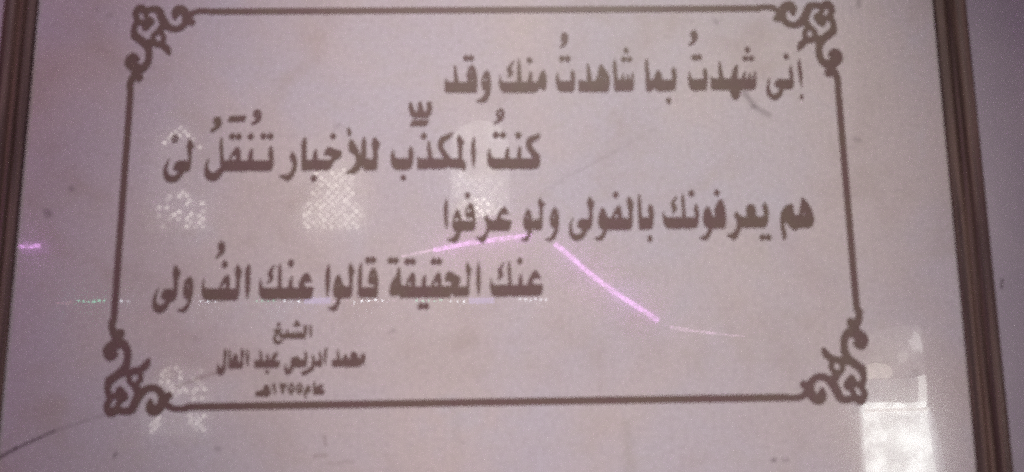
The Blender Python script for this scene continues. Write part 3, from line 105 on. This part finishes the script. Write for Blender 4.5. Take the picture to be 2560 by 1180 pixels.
# the pale far side of the room, as three overlapping soft lamps so that its mirrored edge is soft
for k in range(3):
    g = 0.035 * (k - 1)
    w_ = KEY_W + 2 * g
    lamp('daylight_lamp', 'AREA', ((AX0 + AX1) / 2, -3.6 - 0.02 * k, (AZ0 + AZ1) / 2), ((AX0 + AX1) / 2, 0, (AZ0 + AZ1) / 2),
         0.30 / 0.30 * 0.36 / 3 * math.pi * w_ * KEY_H, (0.30, 0.26, 0.28), shape='RECTANGLE', size=w_, size_y=KEY_H)
lamp('centre_fill', 'SPOT', (0.42, -1.7, 1.9), (0.085, 0, -0.02), 178, (0.96, 1.0, 0.92),
     spot_size=math.radians(34), spot_blend=1.0, shadow_soft_size=0.12)  # added fill spot: brightens the middle, falls off towards the edges
lamp('upper_left_fill', 'SPOT', (-0.6, -1.6, 1.9), (-0.5, 0, 0.3), 74, (1.0, 0.80, 0.91),
     spot_size=math.radians(40), spot_blend=1.0, shadow_soft_size=0.12)  # added fill spot that lifts the upper left of the slab
lamp('lower_fill', 'SPOT', (0.1, -1.6, -1.7), (0.24, 0, -0.2), 84, (1.0, 0.88, 0.95),
     spot_size=math.radians(38), spot_blend=1.0, shadow_soft_size=0.12)  # added fill spot from below, brightens the lower part
lamp('violet_fill', 'POINT', (-1.5, -0.9, -0.1), (0, 0, 0), 4.5, (0.95, 0.16, 1.0), shadow_soft_size=0.1)  # added violet fill, tints the left side
lamp('violet_fill', 'POINT', (1.7, -1.0, 0.3), (0, 0, 0), 3, (0.85, 0.25, 1.0), shadow_soft_size=0.1)  # added violet fill, tints the wall on the right

# ------------------------------------------------------------------ material helpers
def new_mat(name):
    m = bpy.data.materials.new(name); m.use_nodes = True
    nt = m.node_tree
    return m, nt, nt.nodes['Principled BSDF']
def node(nt, kind, **kw):
    n = nt.nodes.new(kind)
    for k, v in kw.items(): setattr(n, k, v)
    return n
def math_n(nt, op, a, b=None, clamp=False):
    n = node(nt, 'ShaderNodeMath', operation=op, use_clamp=clamp)
    for i, v in enumerate((a, b)):
        if v is None: continue
        if isinstance(v, (int, float)): n.inputs[i].default_value = v
        else: nt.links.new(v, n.inputs[i])
    return n.outputs[0]
def vmath(nt, op, a, b=None, out=0):
    n = node(nt, 'ShaderNodeVectorMath', operation=op)
    for i, v in enumerate((a, b)):
        if v is None: continue
        if isinstance(v, (tuple, list)): n.inputs[i].default_value = v
        else: nt.links.new(v, n.inputs[i])
    return n.outputs[out]
def noise(nt, vec, scale, detail=3, rough=0.55, dist=0.0):
    n = node(nt, 'ShaderNodeTexNoise')
    n.inputs['Scale'].default_value = scale; n.inputs['Detail'].default_value = detail
    n.inputs['Roughness'].default_value = rough; n.inputs['Distortion'].default_value = dist
    nt.links.new(vec, n.inputs['Vector'])
    return n.outputs['Fac']
def remap(nt, v, a, b, c=0.0, d=1.0):
    n = node(nt, 'ShaderNodeMapRange', interpolation_type='SMOOTHSTEP')
    nt.links.new(v, n.inputs[0])
    for i, x in enumerate((a, b, c, d)): n.inputs[i + 1].default_value = x
    return n.outputs[0]
def mix(nt, fac, a, b, blend='MIX'):
    n = node(nt, 'ShaderNodeMix', data_type='RGBA', blend_type=blend)
    if isinstance(fac, (int, float)): n.inputs[0].default_value = fac
    else: nt.links.new(fac, n.inputs[0])
    for i, v in ((6, a), (7, b)):
        if isinstance(v, (tuple, list)): n.inputs[i].default_value = (*v[:3], 1)
        else: nt.links.new(v, n.inputs[i])
    return n.outputs[2]
def coords(nt): return node(nt, 'ShaderNodeTexCoord').outputs['Object']

MARK_COLS = [(0.10, 0.06, 0.075), (0.22, 0.14, 0.12), (0.20, 0.16, 0.16), (0.33, 0.29, 0.22), (0.40, 0.23, 0.22)]
def add_marks(nt, base, vec, marks, warp):
    # veins, drips, specks: each the distance to a short line in the slab's own plane
    for x1, z1, x2, z2, r, s, c in marks:
        pa = vmath(nt, 'SUBTRACT', vec, (x1 / 1000, 0, z1 / 1000))
        ba = ((x2 - x1) / 1000, 0, (z2 - z1) / 1000)
        bb = ba[0] ** 2 + ba[2] ** 2
        h = math_n(nt, 'DIVIDE', vmath(nt, 'DOT_PRODUCT', pa, ba, 1), bb, clamp=True)
        sc = node(nt, 'ShaderNodeVectorMath', operation='SCALE')
        sc.inputs[0].default_value = ba; nt.links.new(h, sc.inputs['Scale'])
        d = vmath(nt, 'LENGTH', vmath(nt, 'SUBTRACT', pa, sc.outputs[0]), None, 1)
        d = math_n(nt, 'MULTIPLY', d, warp)
        base = mix(nt, remap(nt, d, r / 1000, 0.0, 0.0, s), base, MARK_COLS[c])
    return base

# marble
marble, nt, bs = new_mat('polished_marble')
P = coords(nt)
flat = vmath(nt, 'MULTIPLY', P, (1, 0, 1))
big = noise(nt, flat, 3.0, 4, 0.55, 0.6)
mid = noise(nt, vmath(nt, 'ADD', flat, (3.1, 0, 7.7)), 9.0, 5, 0.6, 0.4)
fine = noise(nt, flat, 160.0, 3, 0.7)
base = mix(nt, remap(nt, big, 0.36, 0.66), (0.615, 0.555, 0.59), (0.655, 0.56, 0.535))
base = mix(nt, remap(nt, mid, 0.47, 0.74, 0, 0.60), base, (0.52, 0.425, 0.385))
base = mix(nt, remap(nt, mid, 0.46, 0.22, 0, 0.55), base, (0.62, 0.60, 0.645))
base = mix(nt, remap(nt, fine, 0.38, 0.70, 0, 0.40), base, (0.42, 0.35, 0.365))
specks = noise(nt, vmath(nt, 'ADD', flat, (1.7, 0, 4.2)), 34.0, 2, 0.5)
base = mix(nt, remap(nt, specks, 0.70, 0.82, 0, 0.35), base, (0.24, 0.19, 0.20))
cloud = noise(nt, vmath(nt, 'ADD', vmath(nt, 'MULTIPLY', flat, (1.0, 1, 1.6)), (5.7, 0, 2.2)), 20.0, 4, 0.6, 1.0)
base = mix(nt, remap(nt, cloud, 0.45, 0.75, 0, 0.30), base, (0.56, 0.50, 0.44))
wn = noise(nt, flat, 55.0, 3, 0.6)
warp = math_n(nt, 'ADD', math_n(nt, 'MULTIPLY', wn, 1.4), 0.35)
base = add_marks(nt, base, flat, MARKS, warp)
nt.links.new(base, bs.inputs['Base Color'])
bs.inputs['Roughness'].default_value = 0.13
bs.inputs['Specular IOR Level'].default_value = 0.5
bs.inputs['IOR'].default_value = 1.45
bs.inputs['Coat Weight'].default_value = 0.75
bs.inputs['Coat Roughness'].default_value = 0.022
bs.inputs['Coat IOR'].default_value = 1.5

# engraved letters filled with matt brown paint
paint, nt, bs = new_mat('brown_letter_paint')
P = coords(nt)
n1 = noise(nt, P, 14.0, 4, 0.6)
n2 = noise(nt, P, 120.0, 3, 0.7)
c = mix(nt, remap(nt, n1, 0.35, 0.68), (0.172, 0.100, 0.094), (0.176, 0.120, 0.093))
c = mix(nt, remap(nt, n2, 0.4, 0.75, 0, 0.3), c, (0.13, 0.076, 0.072))
nt.links.new(c, bs.inputs['Base Color'])
bs.inputs['Roughness'].default_value = 0.42

# stained wood moulding
def wood(name, along):
    m, nt, bs = new_mat(name)
    P = coords(nt)
    s = (1.2, 60, 60) if along == 0 else (60, 60, 1.2)
    g = noise(nt, vmath(nt, 'MULTIPLY', P, s), 2.4, 5, 0.65, 0.5)
    g2 = noise(nt, P, 7.0, 3, 0.5)
    c = mix(nt, remap(nt, g, 0.34, 0.68), (0.060, 0.030, 0.027), (0.230, 0.145, 0.112))
    c = mix(nt, remap(nt, g2, 0.4, 0.7, 0, 0.35), c, (0.120, 0.085, 0.070))
    nt.links.new(c, bs.inputs['Base Color'])
    bs.inputs['Roughness'].default_value = 0.42
    bp = node(nt, 'ShaderNodeBump'); bp.inputs['Strength'].default_value = 0.25; bp.inputs['Distance'].default_value = 0.001
    nt.links.new(g, bp.inputs['Height']); nt.links.new(bp.outputs[0], bs.inputs['Normal'])
    return m
wood_v = wood('dark_stained_wood', 2)
wood_h = wood('dark_stained_wood_crosswise', 0)

# painted plaster wall
plaster, nt, bs = new_mat('painted_plaster')
P = coords(nt)
flat = vmath(nt, 'MULTIPLY', P, (1, 0, 1))
n1 = noise(nt, flat, 4.0, 5, 0.6)
n2 = noise(nt, flat, 90.0, 4, 0.7)
c = mix(nt, remap(nt, n1, 0.35, 0.7), (0.46, 0.40, 0.44), (0.54, 0.47, 0.49))
c = add_marks(nt, c, flat, WALL_MARKS, math_n(nt, 'ADD', math_n(nt, 'MULTIPLY', n1, 0.8), 0.6))
nt.links.new(c, bs.inputs['Base Color'])
bs.inputs['Roughness'].default_value = 0.7
bp = node(nt, 'ShaderNodeBump'); bp.inputs['Strength'].default_value = 0.3; bp.inputs['Distance'].default_value = 0.002
nt.links.new(n2, bp.inputs['Height']); nt.links.new(bp.outputs[0], bs.inputs['Normal'])

def glow(name, color, strength, vary=None):
    m, nt, bs = new_mat(name)
    bs.inputs['Base Color'].default_value = (0.6, 0.6, 0.6, 1)
    bs.inputs['Emission Color'].default_value = (*color, 1)
    bs.inputs['Emission Strength'].default_value = strength
    if vary:
        f = noise(nt, coords(nt), vary[0], 4, 0.65)
        nt.links.new(remap(nt, f, 0.3, 0.7, strength * vary[1], strength * vary[2]), bs.inputs['Emission Strength'])
    return m
def plain(name, color, rough=0.6):
    m, nt, bs = new_mat(name)
    n = noise(nt, coords(nt), 30, 3)
    nt.links.new(mix(nt, remap(nt, n, 0.3, 0.7), color, tuple(v * 0.8 for v in color)), bs.inputs['Base Color'])
    bs.inputs['Roughness'].default_value = rough
    return m

# ------------------------------------------------------------------ object helpers
def empty(name, loc, label=None, cat=None, group=None):
    o = bpy.data.objects.new(name, None); COL.objects.link(o); o.location = loc
    if label: o['label'] = label; o['category'] = cat
    if group: o['group'] = group
    return o
def mesh_obj(name, verts, faces, mat, parent=None, smooth=False):
    me = bpy.data.meshes.new(name)
    me.from_pydata([tuple(v) for v in verts], [], faces); me.update()
    me.materials.append(mat)
    if smooth:
        for p in me.polygons: p.use_smooth = True
    o = bpy.data.objects.new(name, me); COL.objects.link(o)
    if parent: o.parent = parent
    return o
def box(v0, v1):
    (x0, y0, z0), (x1, y1, z1) = v0, v1
    V = [(x0, y0, z0), (x1, y0, z0), (x1, y1, z0), (x0, y1, z0), (x0, y0, z1), (x1, y0, z1), (x1, y1, z1), (x0, y1, z1)]
    F = [(0, 3, 2, 1), (4, 5, 6, 7), (0, 1, 5, 4), (1, 2, 6, 5), (2, 3, 7, 6), (3, 0, 4, 7)]
    return V, F
def tube(pts, r, n=10):
    V, F = [], []
    pts = [Vector(p) for p in pts]
    for i, p in enumerate(pts):
        t = (pts[min(i + 1, len(pts) - 1)] - pts[max(i - 1, 0)]).normalized()
        a = t.cross(Vector((0, 1, 0))).normalized(); b = t.cross(a)
        for k in range(n):
            w = 2 * math.pi * k / n
            V.append(p + a * r * math.cos(w) + b * r * math.sin(w))
    for i in range(len(pts) - 1):
        for k in range(n):
            F.append((i * n + k, i * n + (k + 1) % n, (i + 1) * n + (k + 1) % n, (i + 1) * n + k))
    F.append(tuple(range(n))[::-1]); F.append(tuple((len(pts) - 1) * n + k for k in range(n)))
    return V, F

# ------------------------------------------------------------------ painted shapes: strokes and outlines -> one solid relief
def field(elems, step):
    X, Z = [], []
    for e in elems:
        if e[0] in 'DH': X += [e[1] - e[3], e[1] + e[3]]; Z += [e[2] - e[4], e[2] + e[4]]
        else:
            for p in e[1:]:
                r = p[2] if len(p) > 2 else 0
                X += [p[0] - r, p[0] + r]; Z += [p[1] - r, p[1] + r]
    m = 4 * step
    xs = np.arange(min(X) - m, max(X) + m, step); zs = np.arange(min(Z) - m, max(Z) + m, step)
    gx, gz = np.meshgrid(xs, zs, indexing='ij')
    f = np.full(gx.shape, 1e3)
    def smooth_pts(pts):
        if len(pts) < 3: return pts
        out = []
        for i in range(len(pts) - 1):
            p0 = np.array(pts[max(i - 1, 0)]); p1 = np.array(pts[i]); p2 = np.array(pts[i + 1]); p3 = np.array(pts[min(i + 2, len(pts) - 1)])
            for k in range(4):
                t = k / 4
                out.append(0.5 * ((2 * p1) + (-p0 + p2) * t + (2 * p0 - 5 * p1 + 4 * p2 - p3) * t * t + (-p0 + 3 * p1 - 3 * p2 + p3) * t ** 3))
        out.append(np.array(pts[-1]))
        return out
    def seg(a, b):
        dx, dz = b[0] - a[0], b[1] - a[1]; L = dx * dx + dz * dz + 1e-9
        h = np.clip(((gx - a[0]) * dx + (gz - a[1]) * dz) / L, 0, 1)
        return np.hypot(gx - a[0] - dx * h, gz - a[1] - dz * h), h
    for e in elems:
        if e[0] == 'S':
            q = smooth_pts(e[1:])
            for a, b in zip(q[:-1], q[1:]):
                d, h = seg(a, b)
                f = np.minimum(f, d - (a[2] + (b[2] - a[2]) * h))
        elif e[0] == 'P':
            p = e[1:]; d = np.full(gx.shape, 1e3); ins = np.zeros(gx.shape, bool)
            for a, b in zip(p, p[1:] + p[:1]):
                d = np.minimum(d, seg(a, b)[0])
                c = ((a[1] > gz) != (b[1] > gz))
                if abs(b[1] - a[1]) > 1e-9:
                    ins ^= c & (gx < (b[0] - a[0]) * (gz - a[1]) / (b[1] - a[1]) + a[0])
            f = np.minimum(f, np.where(ins, -d, d) - 0.5)
        elif e[0] == 'D':       # lozenge-like dot
            u = np.abs(gx - e[1]) / e[3]; v = np.abs(gz - e[2]) / e[4]
            f = np.minimum(f, ((u ** 1.5 + v ** 1.5) ** (1 / 1.5) - 1) * min(e[3], e[4]))
    for e in elems:
        if e[0] == 'H':
            u = (gx - e[1]) / e[3]; v = (gz - e[2]) / e[4]
            f = np.maximum(f, -(np.sqrt(u * u + v * v) - 1) * min(e[3], e[4]))
    # soften corners a little
    for _ in range(2):
        g = f.copy()
        g[1:-1, 1:-1] = (f[1:-1, 1:-1] * 4 + f[:-2, 1:-1] + f[2:, 1:-1] + f[1:-1, :-2] + f[1:-1, 2:]) / 8
        f = g
    return xs, zs, f
def relief(name, elems, mat, parent, step=0.6, front=-0.0006, back=0.0, grow=0.0):
    xs, zs, f = field(elems, step)
    f = f - grow
    V, F, idx = [], [], {}
    def vid(key, x, z):
        if key not in idx: idx[key] = len(V); V.append((x / 1000, front, z / 1000))
        return idx[key]
    ins = f < 0
    act = ins[:-1, :-1] | ins[1:, :-1] | ins[:-1, 1:] | ins[1:, 1:]
    for i, j in zip(*np.nonzero(act)):
        c = [(i, j), (i + 1, j), (i + 1, j + 1), (i, j + 1)]
        poly = []
        for k in range(4):
            a, b = c[k], c[(k + 1) % 4]
            fa, fb = f[a], f[b]
            if fa < 0: poly.append(vid(a, xs[a[0]], zs[a[1]]))
            if (fa < 0) != (fb < 0):
                t = min(max(fa / (fa - fb), 0.02), 0.98)
                lo, hi = (a, b) if a < b else (b, a)
                poly.append(vid((lo, hi), xs[a[0]] + t * (xs[b[0]] - xs[a[0]]), zs[a[1]] + t * (zs[b[1]] - zs[a[1]])))
        if len(poly) >= 3: F.append(tuple(poly))
    edges = {}
    for fc in F:
        for a, b in zip(fc, fc[1:] + fc[:1]):
            if (b, a) in edges: del edges[(b, a)]
            else: edges[(a, b)] = 1
    bk = {}
    def bv(a):
        if a not in bk: bk[a] = len(V); V.append((V[a][0], back, V[a][2]))
        return bk[a]
    for a, b in list(edges):
        F.append((b, a, bv(a), bv(b)))
    return mesh_obj(name, V, F, mat, parent)

# ------------------------------------------------------------------ the wall behind
V, F = box((-2.2, 0.020, -1.6), (2.2, 0.14, 1.6))
wall = mesh_obj('wall', V, F, plaster)
wall['label'] = 'dusky lilac painted wall showing beside the dark wooden frame'
wall['category'] = 'wall'

# ------------------------------------------------------------------ the framed plaque
plaque = empty('framed_plaque', (0, 0, 0), 'wooden framed pale marble plaque engraved with brown Arabic verses', 'plaque')
SX, SZ = 0.646, 0.425
V, F = box((-SX, 0.0, -SZ), (SX, 0.018, SZ))
slab = mesh_obj('marble_slab', V, F, marble, plaque)

# moulding profile: u outwards from the inner edge, h towards the room (mm)
PROFILE = [(0, -16), (0, 4), (1, 5.2), (9, 9.5), (10.2, 9), (10.8, 6.5), (13, 6.2), (13.8, 9.5), (15.5, 11), (18, 10.8), (19.5, 8.4),
           (21.2, 8.2), (22.2, 11), (25, 14), (30, 16.2), (35, 16.4), (39, 14.6), (41.5, 11.5), (42, 8), (42, -16)]
IX, IZ = 0.6405, 0.4195
def rail(side):
    V, F = [], []
    n = len(PROFILE)
    for end in (-1, 1):
        for u, h in PROFILE:
            u /= 1000; h /= 1000
            if side in 'LR':
                sx = -1 if side == 'L' else 1
                V.append((sx * (IX + u), -h, end * (IZ + u)))
            else:
                sz = 1 if side == 'T' else -1
                V.append((end * (IX + u), -h, sz * (IZ + u)))
    for k in range(n - 1): F.append((k, k + 1, n + k + 1, n + k))
    o = mesh_obj('frame_rail', V, F, wood_v if side in 'LR' else wood_h, plaque)
    bm = bmesh.new(); bm.from_mesh(o.data); bmesh.ops.recalc_face_normals(bm, faces=bm.faces); bm.to_mesh(o.data); bm.free()
    return o
for s in 'LRTB': rail(s)

# border line with four scroll corners
border = empty('border', (0, 0, 0)); border.parent = plaque
SIGN = [(1, 1), (-1, 1), (-1, -1), (1, -1)]
ends_h, ends_v = [], []
for (cx, cz), (sx, sz) in zip(CORNERS, SIGN):
    el = []
    for e in ORNAMENT:
        el.append([e[0]] + [[cx + sx * p[0], cz + sz * p[1]] + p[2:] for p in e[1:]])
    relief('corner_scroll', el, paint, border)
def line(a, b, r=4.7):
    return [['S', [a[0], a[1], r], [b[0], b[1], r]]]
TL, TR, BR, BL = [Vector(c) for c in CORNERS]
def inset(p, q, d): return p + (q - p).normalized() * d
HX = max(p[0] for e in ORNAMENT for p in e[1:]) + 2.5
HZ = -min(p[1] for e in ORNAMENT for p in e[1:]) + 2.5
for a, b, d in ((TL, TR, HX), (BL, BR, HX), (TL, BL, HZ), (TR, BR, HZ)):
    relief('border_line', line(inset(a, b, d), inset(b, a, d)), paint, border, step=1.2, front=-0.00045)

# verses
LINE_LABEL = {1: 'first verse, upper right', 2: 'second verse with vowel marks, left', 3: 'third verse, right', 4: 'fourth verse, left',
              5: 'single small title word above the name', 6: 'small name line', 7: 'small date line with numerals'}
for k, words in WORDS.items():
    ln = empty('verse_line' if k <= 4 else 'signature_line', (0, 0, 0)); ln.parent = plaque
    ln['label'] = LINE_LABEL[k]
    for el in words: relief('word', el, paint, ln, step=0.6 if k <= 4 else 0.45, grow=0.0 if k <= 4 else 0.22)

# ------------------------------------------------------------------ lamps and openings of the room that the polished marble mirrors
led_mat = glow('violet_light_strip', (0.86, 0.37, 1.0), 13.5, (45.0, 0.35, 1.55))
led_dim = glow('violet_light_strip_far', (1.0, 0.62, 0.95), 6.0, (45.0, 0.2, 1.7))
board_mat = plain('white_halo_board', (0.75, 0.72, 0.75), 0.8)  # board added behind the strip to catch its light as a halo
strip = empty('light_strip', ROOM['led'][1][0], 'violet glowing light strip mirrored in the middle of the polished marble', 'light strip')
radii = [0.0115, 0.0125, 0.010, 0.006, 0.011, 0.007, 0.003]
halo_mat = glow('halo_tube', (0.72, 0.16, 1.0), 1.6, (12.0, 0.6, 1.3))  # dim glowing tube added to imitate the violet halo around the strip
def ribbon(pts, dy, hw):
    V, F = [], []
    P_ = [Vector(p) for p in pts]
    P_ = [P_[0] + (P_[0] - P_[1]).normalized() * 0.03] + P_ + [P_[-1] + (P_[-1] - P_[-2]).normalized() * 0.03]
    for i, p in enumerate(P_):
        t = (P_[min(i + 1, len(P_) - 1)] - P_[max(i - 1, 0)]).normalized()
        a = t.cross(Vector((0, 1, 0))).normalized()
        for sgn, d in ((1, dy), (-1, dy), (-1, dy - 0.012), (1, dy - 0.012)):
            V.append(p + a * hw * sgn + Vector((0, d, 0)))
    for i in range(len(P_) - 1):
        for k in range(4):
            F.append((4 * i + k, 4 * i + (k + 1) % 4, 4 * i + 4 + (k + 1) % 4, 4 * i + 4 + k))
    F.append((0, 1, 2, 3)); n = 4 * len(P_) - 4; F.append((n + 3, n + 2, n + 1, n))
    return V, F
for i, pts in enumerate(ROOM['led']):
    V, F = tube(pts, radii[i])
    o = mesh_obj('light_tube', V, F, led_dim if i in (2, 3, 5, 6) else led_mat, None)
    o.parent = strip; o.matrix_parent_inverse = Matrix.Translation(strip.location).inverted()
    if i in (0, 1, 4):
        V, F = tube([(p[0], p[1] - 0.045, p[2]) for p in pts], 0.034, 14)
        o = mesh_obj('halo_tube', V, F, halo_mat); o.parent = strip
        o.matrix_parent_inverse = Matrix.Translation(strip.location).inverted()
        V, F = ribbon(pts, -0.085, 0.15)
        o = mesh_obj('halo_board', V, F, board_mat); o.parent = strip
        o.matrix_parent_inverse = Matrix.Translation(strip.location).inverted()

string = empty('string_lights', ROOM['bulb'][0][:3], 'horizontal string of tiny coloured bulbs mirrored below the fourth verse', 'string lights')
inv = Matrix.Translation(string.location).inverted()
BC = {'r': ((1.0, 0.45, 0.45), 5), 'g': ((0.2, 1.0, 0.6), 11), 'w': ((0.84, 0.93, 1.0), 9), 'p': ((1.0, 0.6, 0.9), 7)}
bmats = {}
rnd = random.Random(4)
bm = bmesh.new(); bmesh.ops.create_icosphere(bm, subdivisions=2, radius=0.0075)
for x, y, z, k, s in ROOM['bulb']:
    key_ = (k, round(s, 1))
    if key_ not in bmats: bmats[key_] = glow('bulb_' + {'r': 'red', 'g': 'green', 'w': 'white', 'p': 'pink'}[k], BC[k][0], BC[k][1] * s)
    me = bpy.data.meshes.new('bulb'); bm.to_mesh(me); me.materials.append(bmats[key_])
    o = bpy.data.objects.new('bulb', me); COL.objects.link(o); o.location = (x, y, z + rnd.uniform(-0.004, 0.004))
    o.scale = (rnd.uniform(0.7, 1.15),) * 3
    o.parent = string; o.matrix_parent_inverse = inv
bm.free()
blue = glow('blue_lamp', (0.46, 0.42, 1.0), 5.5)
for a, b in ROOM['blue']:
    V, F = tube([a, b], 0.016)
    o = mesh_obj('blue_tube', V, F, blue); o.parent = string; o.matrix_parent_inverse = inv
cable = plain('pale_cable', (0.5, 0.45, 0.45))
V, F = tube([ROOM['bulb'][0][:3], ROOM['bulb'][-1][:3]], 0.002, 6)
V = [(v[0], v[1] - 0.012, v[2]) for v in V]
o = mesh_obj('cable', V, F, cable); o.parent = string; o.matrix_parent_inverse = inv

WIN_LABEL = ['lattice window with scattered light dots mirrored beside the left border at second verse',
             'lattice window of dense bright dots mirrored under the second verse',
             'pale hazy lattice window mirrored above the third verse',
             'faint lattice window mirrored in the lower left corner of the border']
dot_mats = {}
for w, lab in zip(ROOM['win'], WIN_LABEL):
    (xa, y, za), (xb, _, zb) = w['box']
    x0, x1 = sorted((xa, xb)); z0, z1 = sorted((za, zb))
    root = empty('lattice_window', ((x0 + x1) / 2, y, z0), lab, 'window', 'lattice windows mirrored in the marble')
    inv = Matrix.Translation(root.location).inverted()
    # arched screen panel with a soft daylight glow through it
    cx = (x0 + x1) / 2; hw = (x1 - x0) / 2; pts = [(x0, z0), (x1, z0)]
    zs_ = z1 - hw
    zs_ = max(zs_, z0 + 0.3 * (z1 - z0))
    for k in range(13):
        a = math.pi * k / 12
        pts.append((cx + hw * math.cos(a), zs_ + (z1 - zs_) * math.sin(a)))
    n = len(pts)
    V = [(p[0], y, p[1]) for p in pts] + [(p[0], y - 0.03, p[1]) for p in pts]
    F = [tuple(range(n)), tuple(range(2 * n - 1, n - 1, -1))] + [(i, (i + 1) % n, n + (i + 1) % n, n + i) for i in range(n)]
    o = mesh_obj('screen', V, F, glow('daylit_screen', (0.95, 0.95, 0.85), w['haze'] * 1.4, (5.0, 0.05, 1.9)))
    o.parent = root; o.matrix_parent_inverse = inv
    groups = {}
    for x, yy, z, s in w['cells']:
        groups.setdefault(min(int(s * 4), 4), []).append((x, yy, z))
    V, F, MI = [], [], []
    mats = []
    for g, L_ in sorted(groups.items()):
        mats.append(dot_mats.setdefault(g, glow('daylight_through_lattice', (1.0, 0.95, 0.86), 1.2 + g * 1.6)))
        for x, yy, z in L_:
            b = len(V); r = 0.0138
            for k in range(8):
                a = math.pi * k / 4 + 0.39
                V.append((x + r * math.cos(a), y + 0.006, z + r * math.sin(a)))
            F.append(tuple(range(b, b + 8))); MI.append(len(mats) - 1)
    o = mesh_obj('pane', V, F, mats[0])
    for m in mats[1:]: o.data.materials.append(m)
    for p, m in zip(o.data.polygons, MI): p.material_index = m
    o.parent = root; o.matrix_parent_inverse = inv

door = empty('doorway', ROOM['door']['lower'][3], 'bright daylit doorway mirrored at the lower right edge of the marble', 'doorway')
inv = Matrix.Translation(door.location).inverted()
DM = {'lower': ('daylight_panel', (0.94, 1.0, 0.96), 12.0, (9.0, 0.5, 1.3)), 'edge': ('soft_edge_strip', (0.94, 0.97, 1.0), 4.5, (9.0, 0.5, 1.3)), 'edge3': ('soft_edge_strip', (0.94, 0.97, 0.96), 3.5, (9.0, 0.5, 1.3)), 'edge2': ('soft_edge_strip', (0.9, 0.92, 1.0), 1.8, (9.0, 0.5, 1.3)), 'sliver': ('daylight_panel', (0.98, 1.0, 0.95), 9.0, (9.0, 0.8, 1.1)),  # edge entries: dim glowing strips added to soften the bright outline
      'mid': ('shaded_panel', (0.95, 0.97, 0.93), 1.5, (12, 0.6, 1.4)), 'cream': ('cream_panel', (1.0, 0.93, 0.78), 4.5, (14, 0.6, 1.2)),
      'upper': ('upper_panel', (0.95, 0.95, 0.93), 0.8, (10, 0.1, 2.2)), 'blot': ('sky_gap', (1, 1, 0.97), 5.5, (20, 0.7, 1.1)),
      'blot2': ('sky_gap', (1, 0.97, 0.93), 3.5, (20, 0.7, 1.1)), 'bar': ('cross_bar', (0.98, 0.98, 0.9), 8.0, (9, 0.9, 1.1))}
for k, pts in ROOM['door'].items():
    nm, colr, st, vr = DM[k]                 # lit panes and added soft-edge strips, each a panel of its own
    n = len(pts)
    V = [tuple(p) for p in pts] + [(p[0], p[1] - 0.02, p[2]) for p in pts]
    if k == 'bar': V = [(v[0], v[1] + 0.012, v[2]) for v in V]
    F = [tuple(range(n)), tuple(range(2 * n - 1, n - 1, -1))] + [(i, (i + 1) % n, n + (i + 1) % n, n + i) for i in range(n)]
    o = mesh_obj(nm, V, F, glow(nm, colr, st, vr)); o.parent = door; o.matrix_parent_inverse = inv
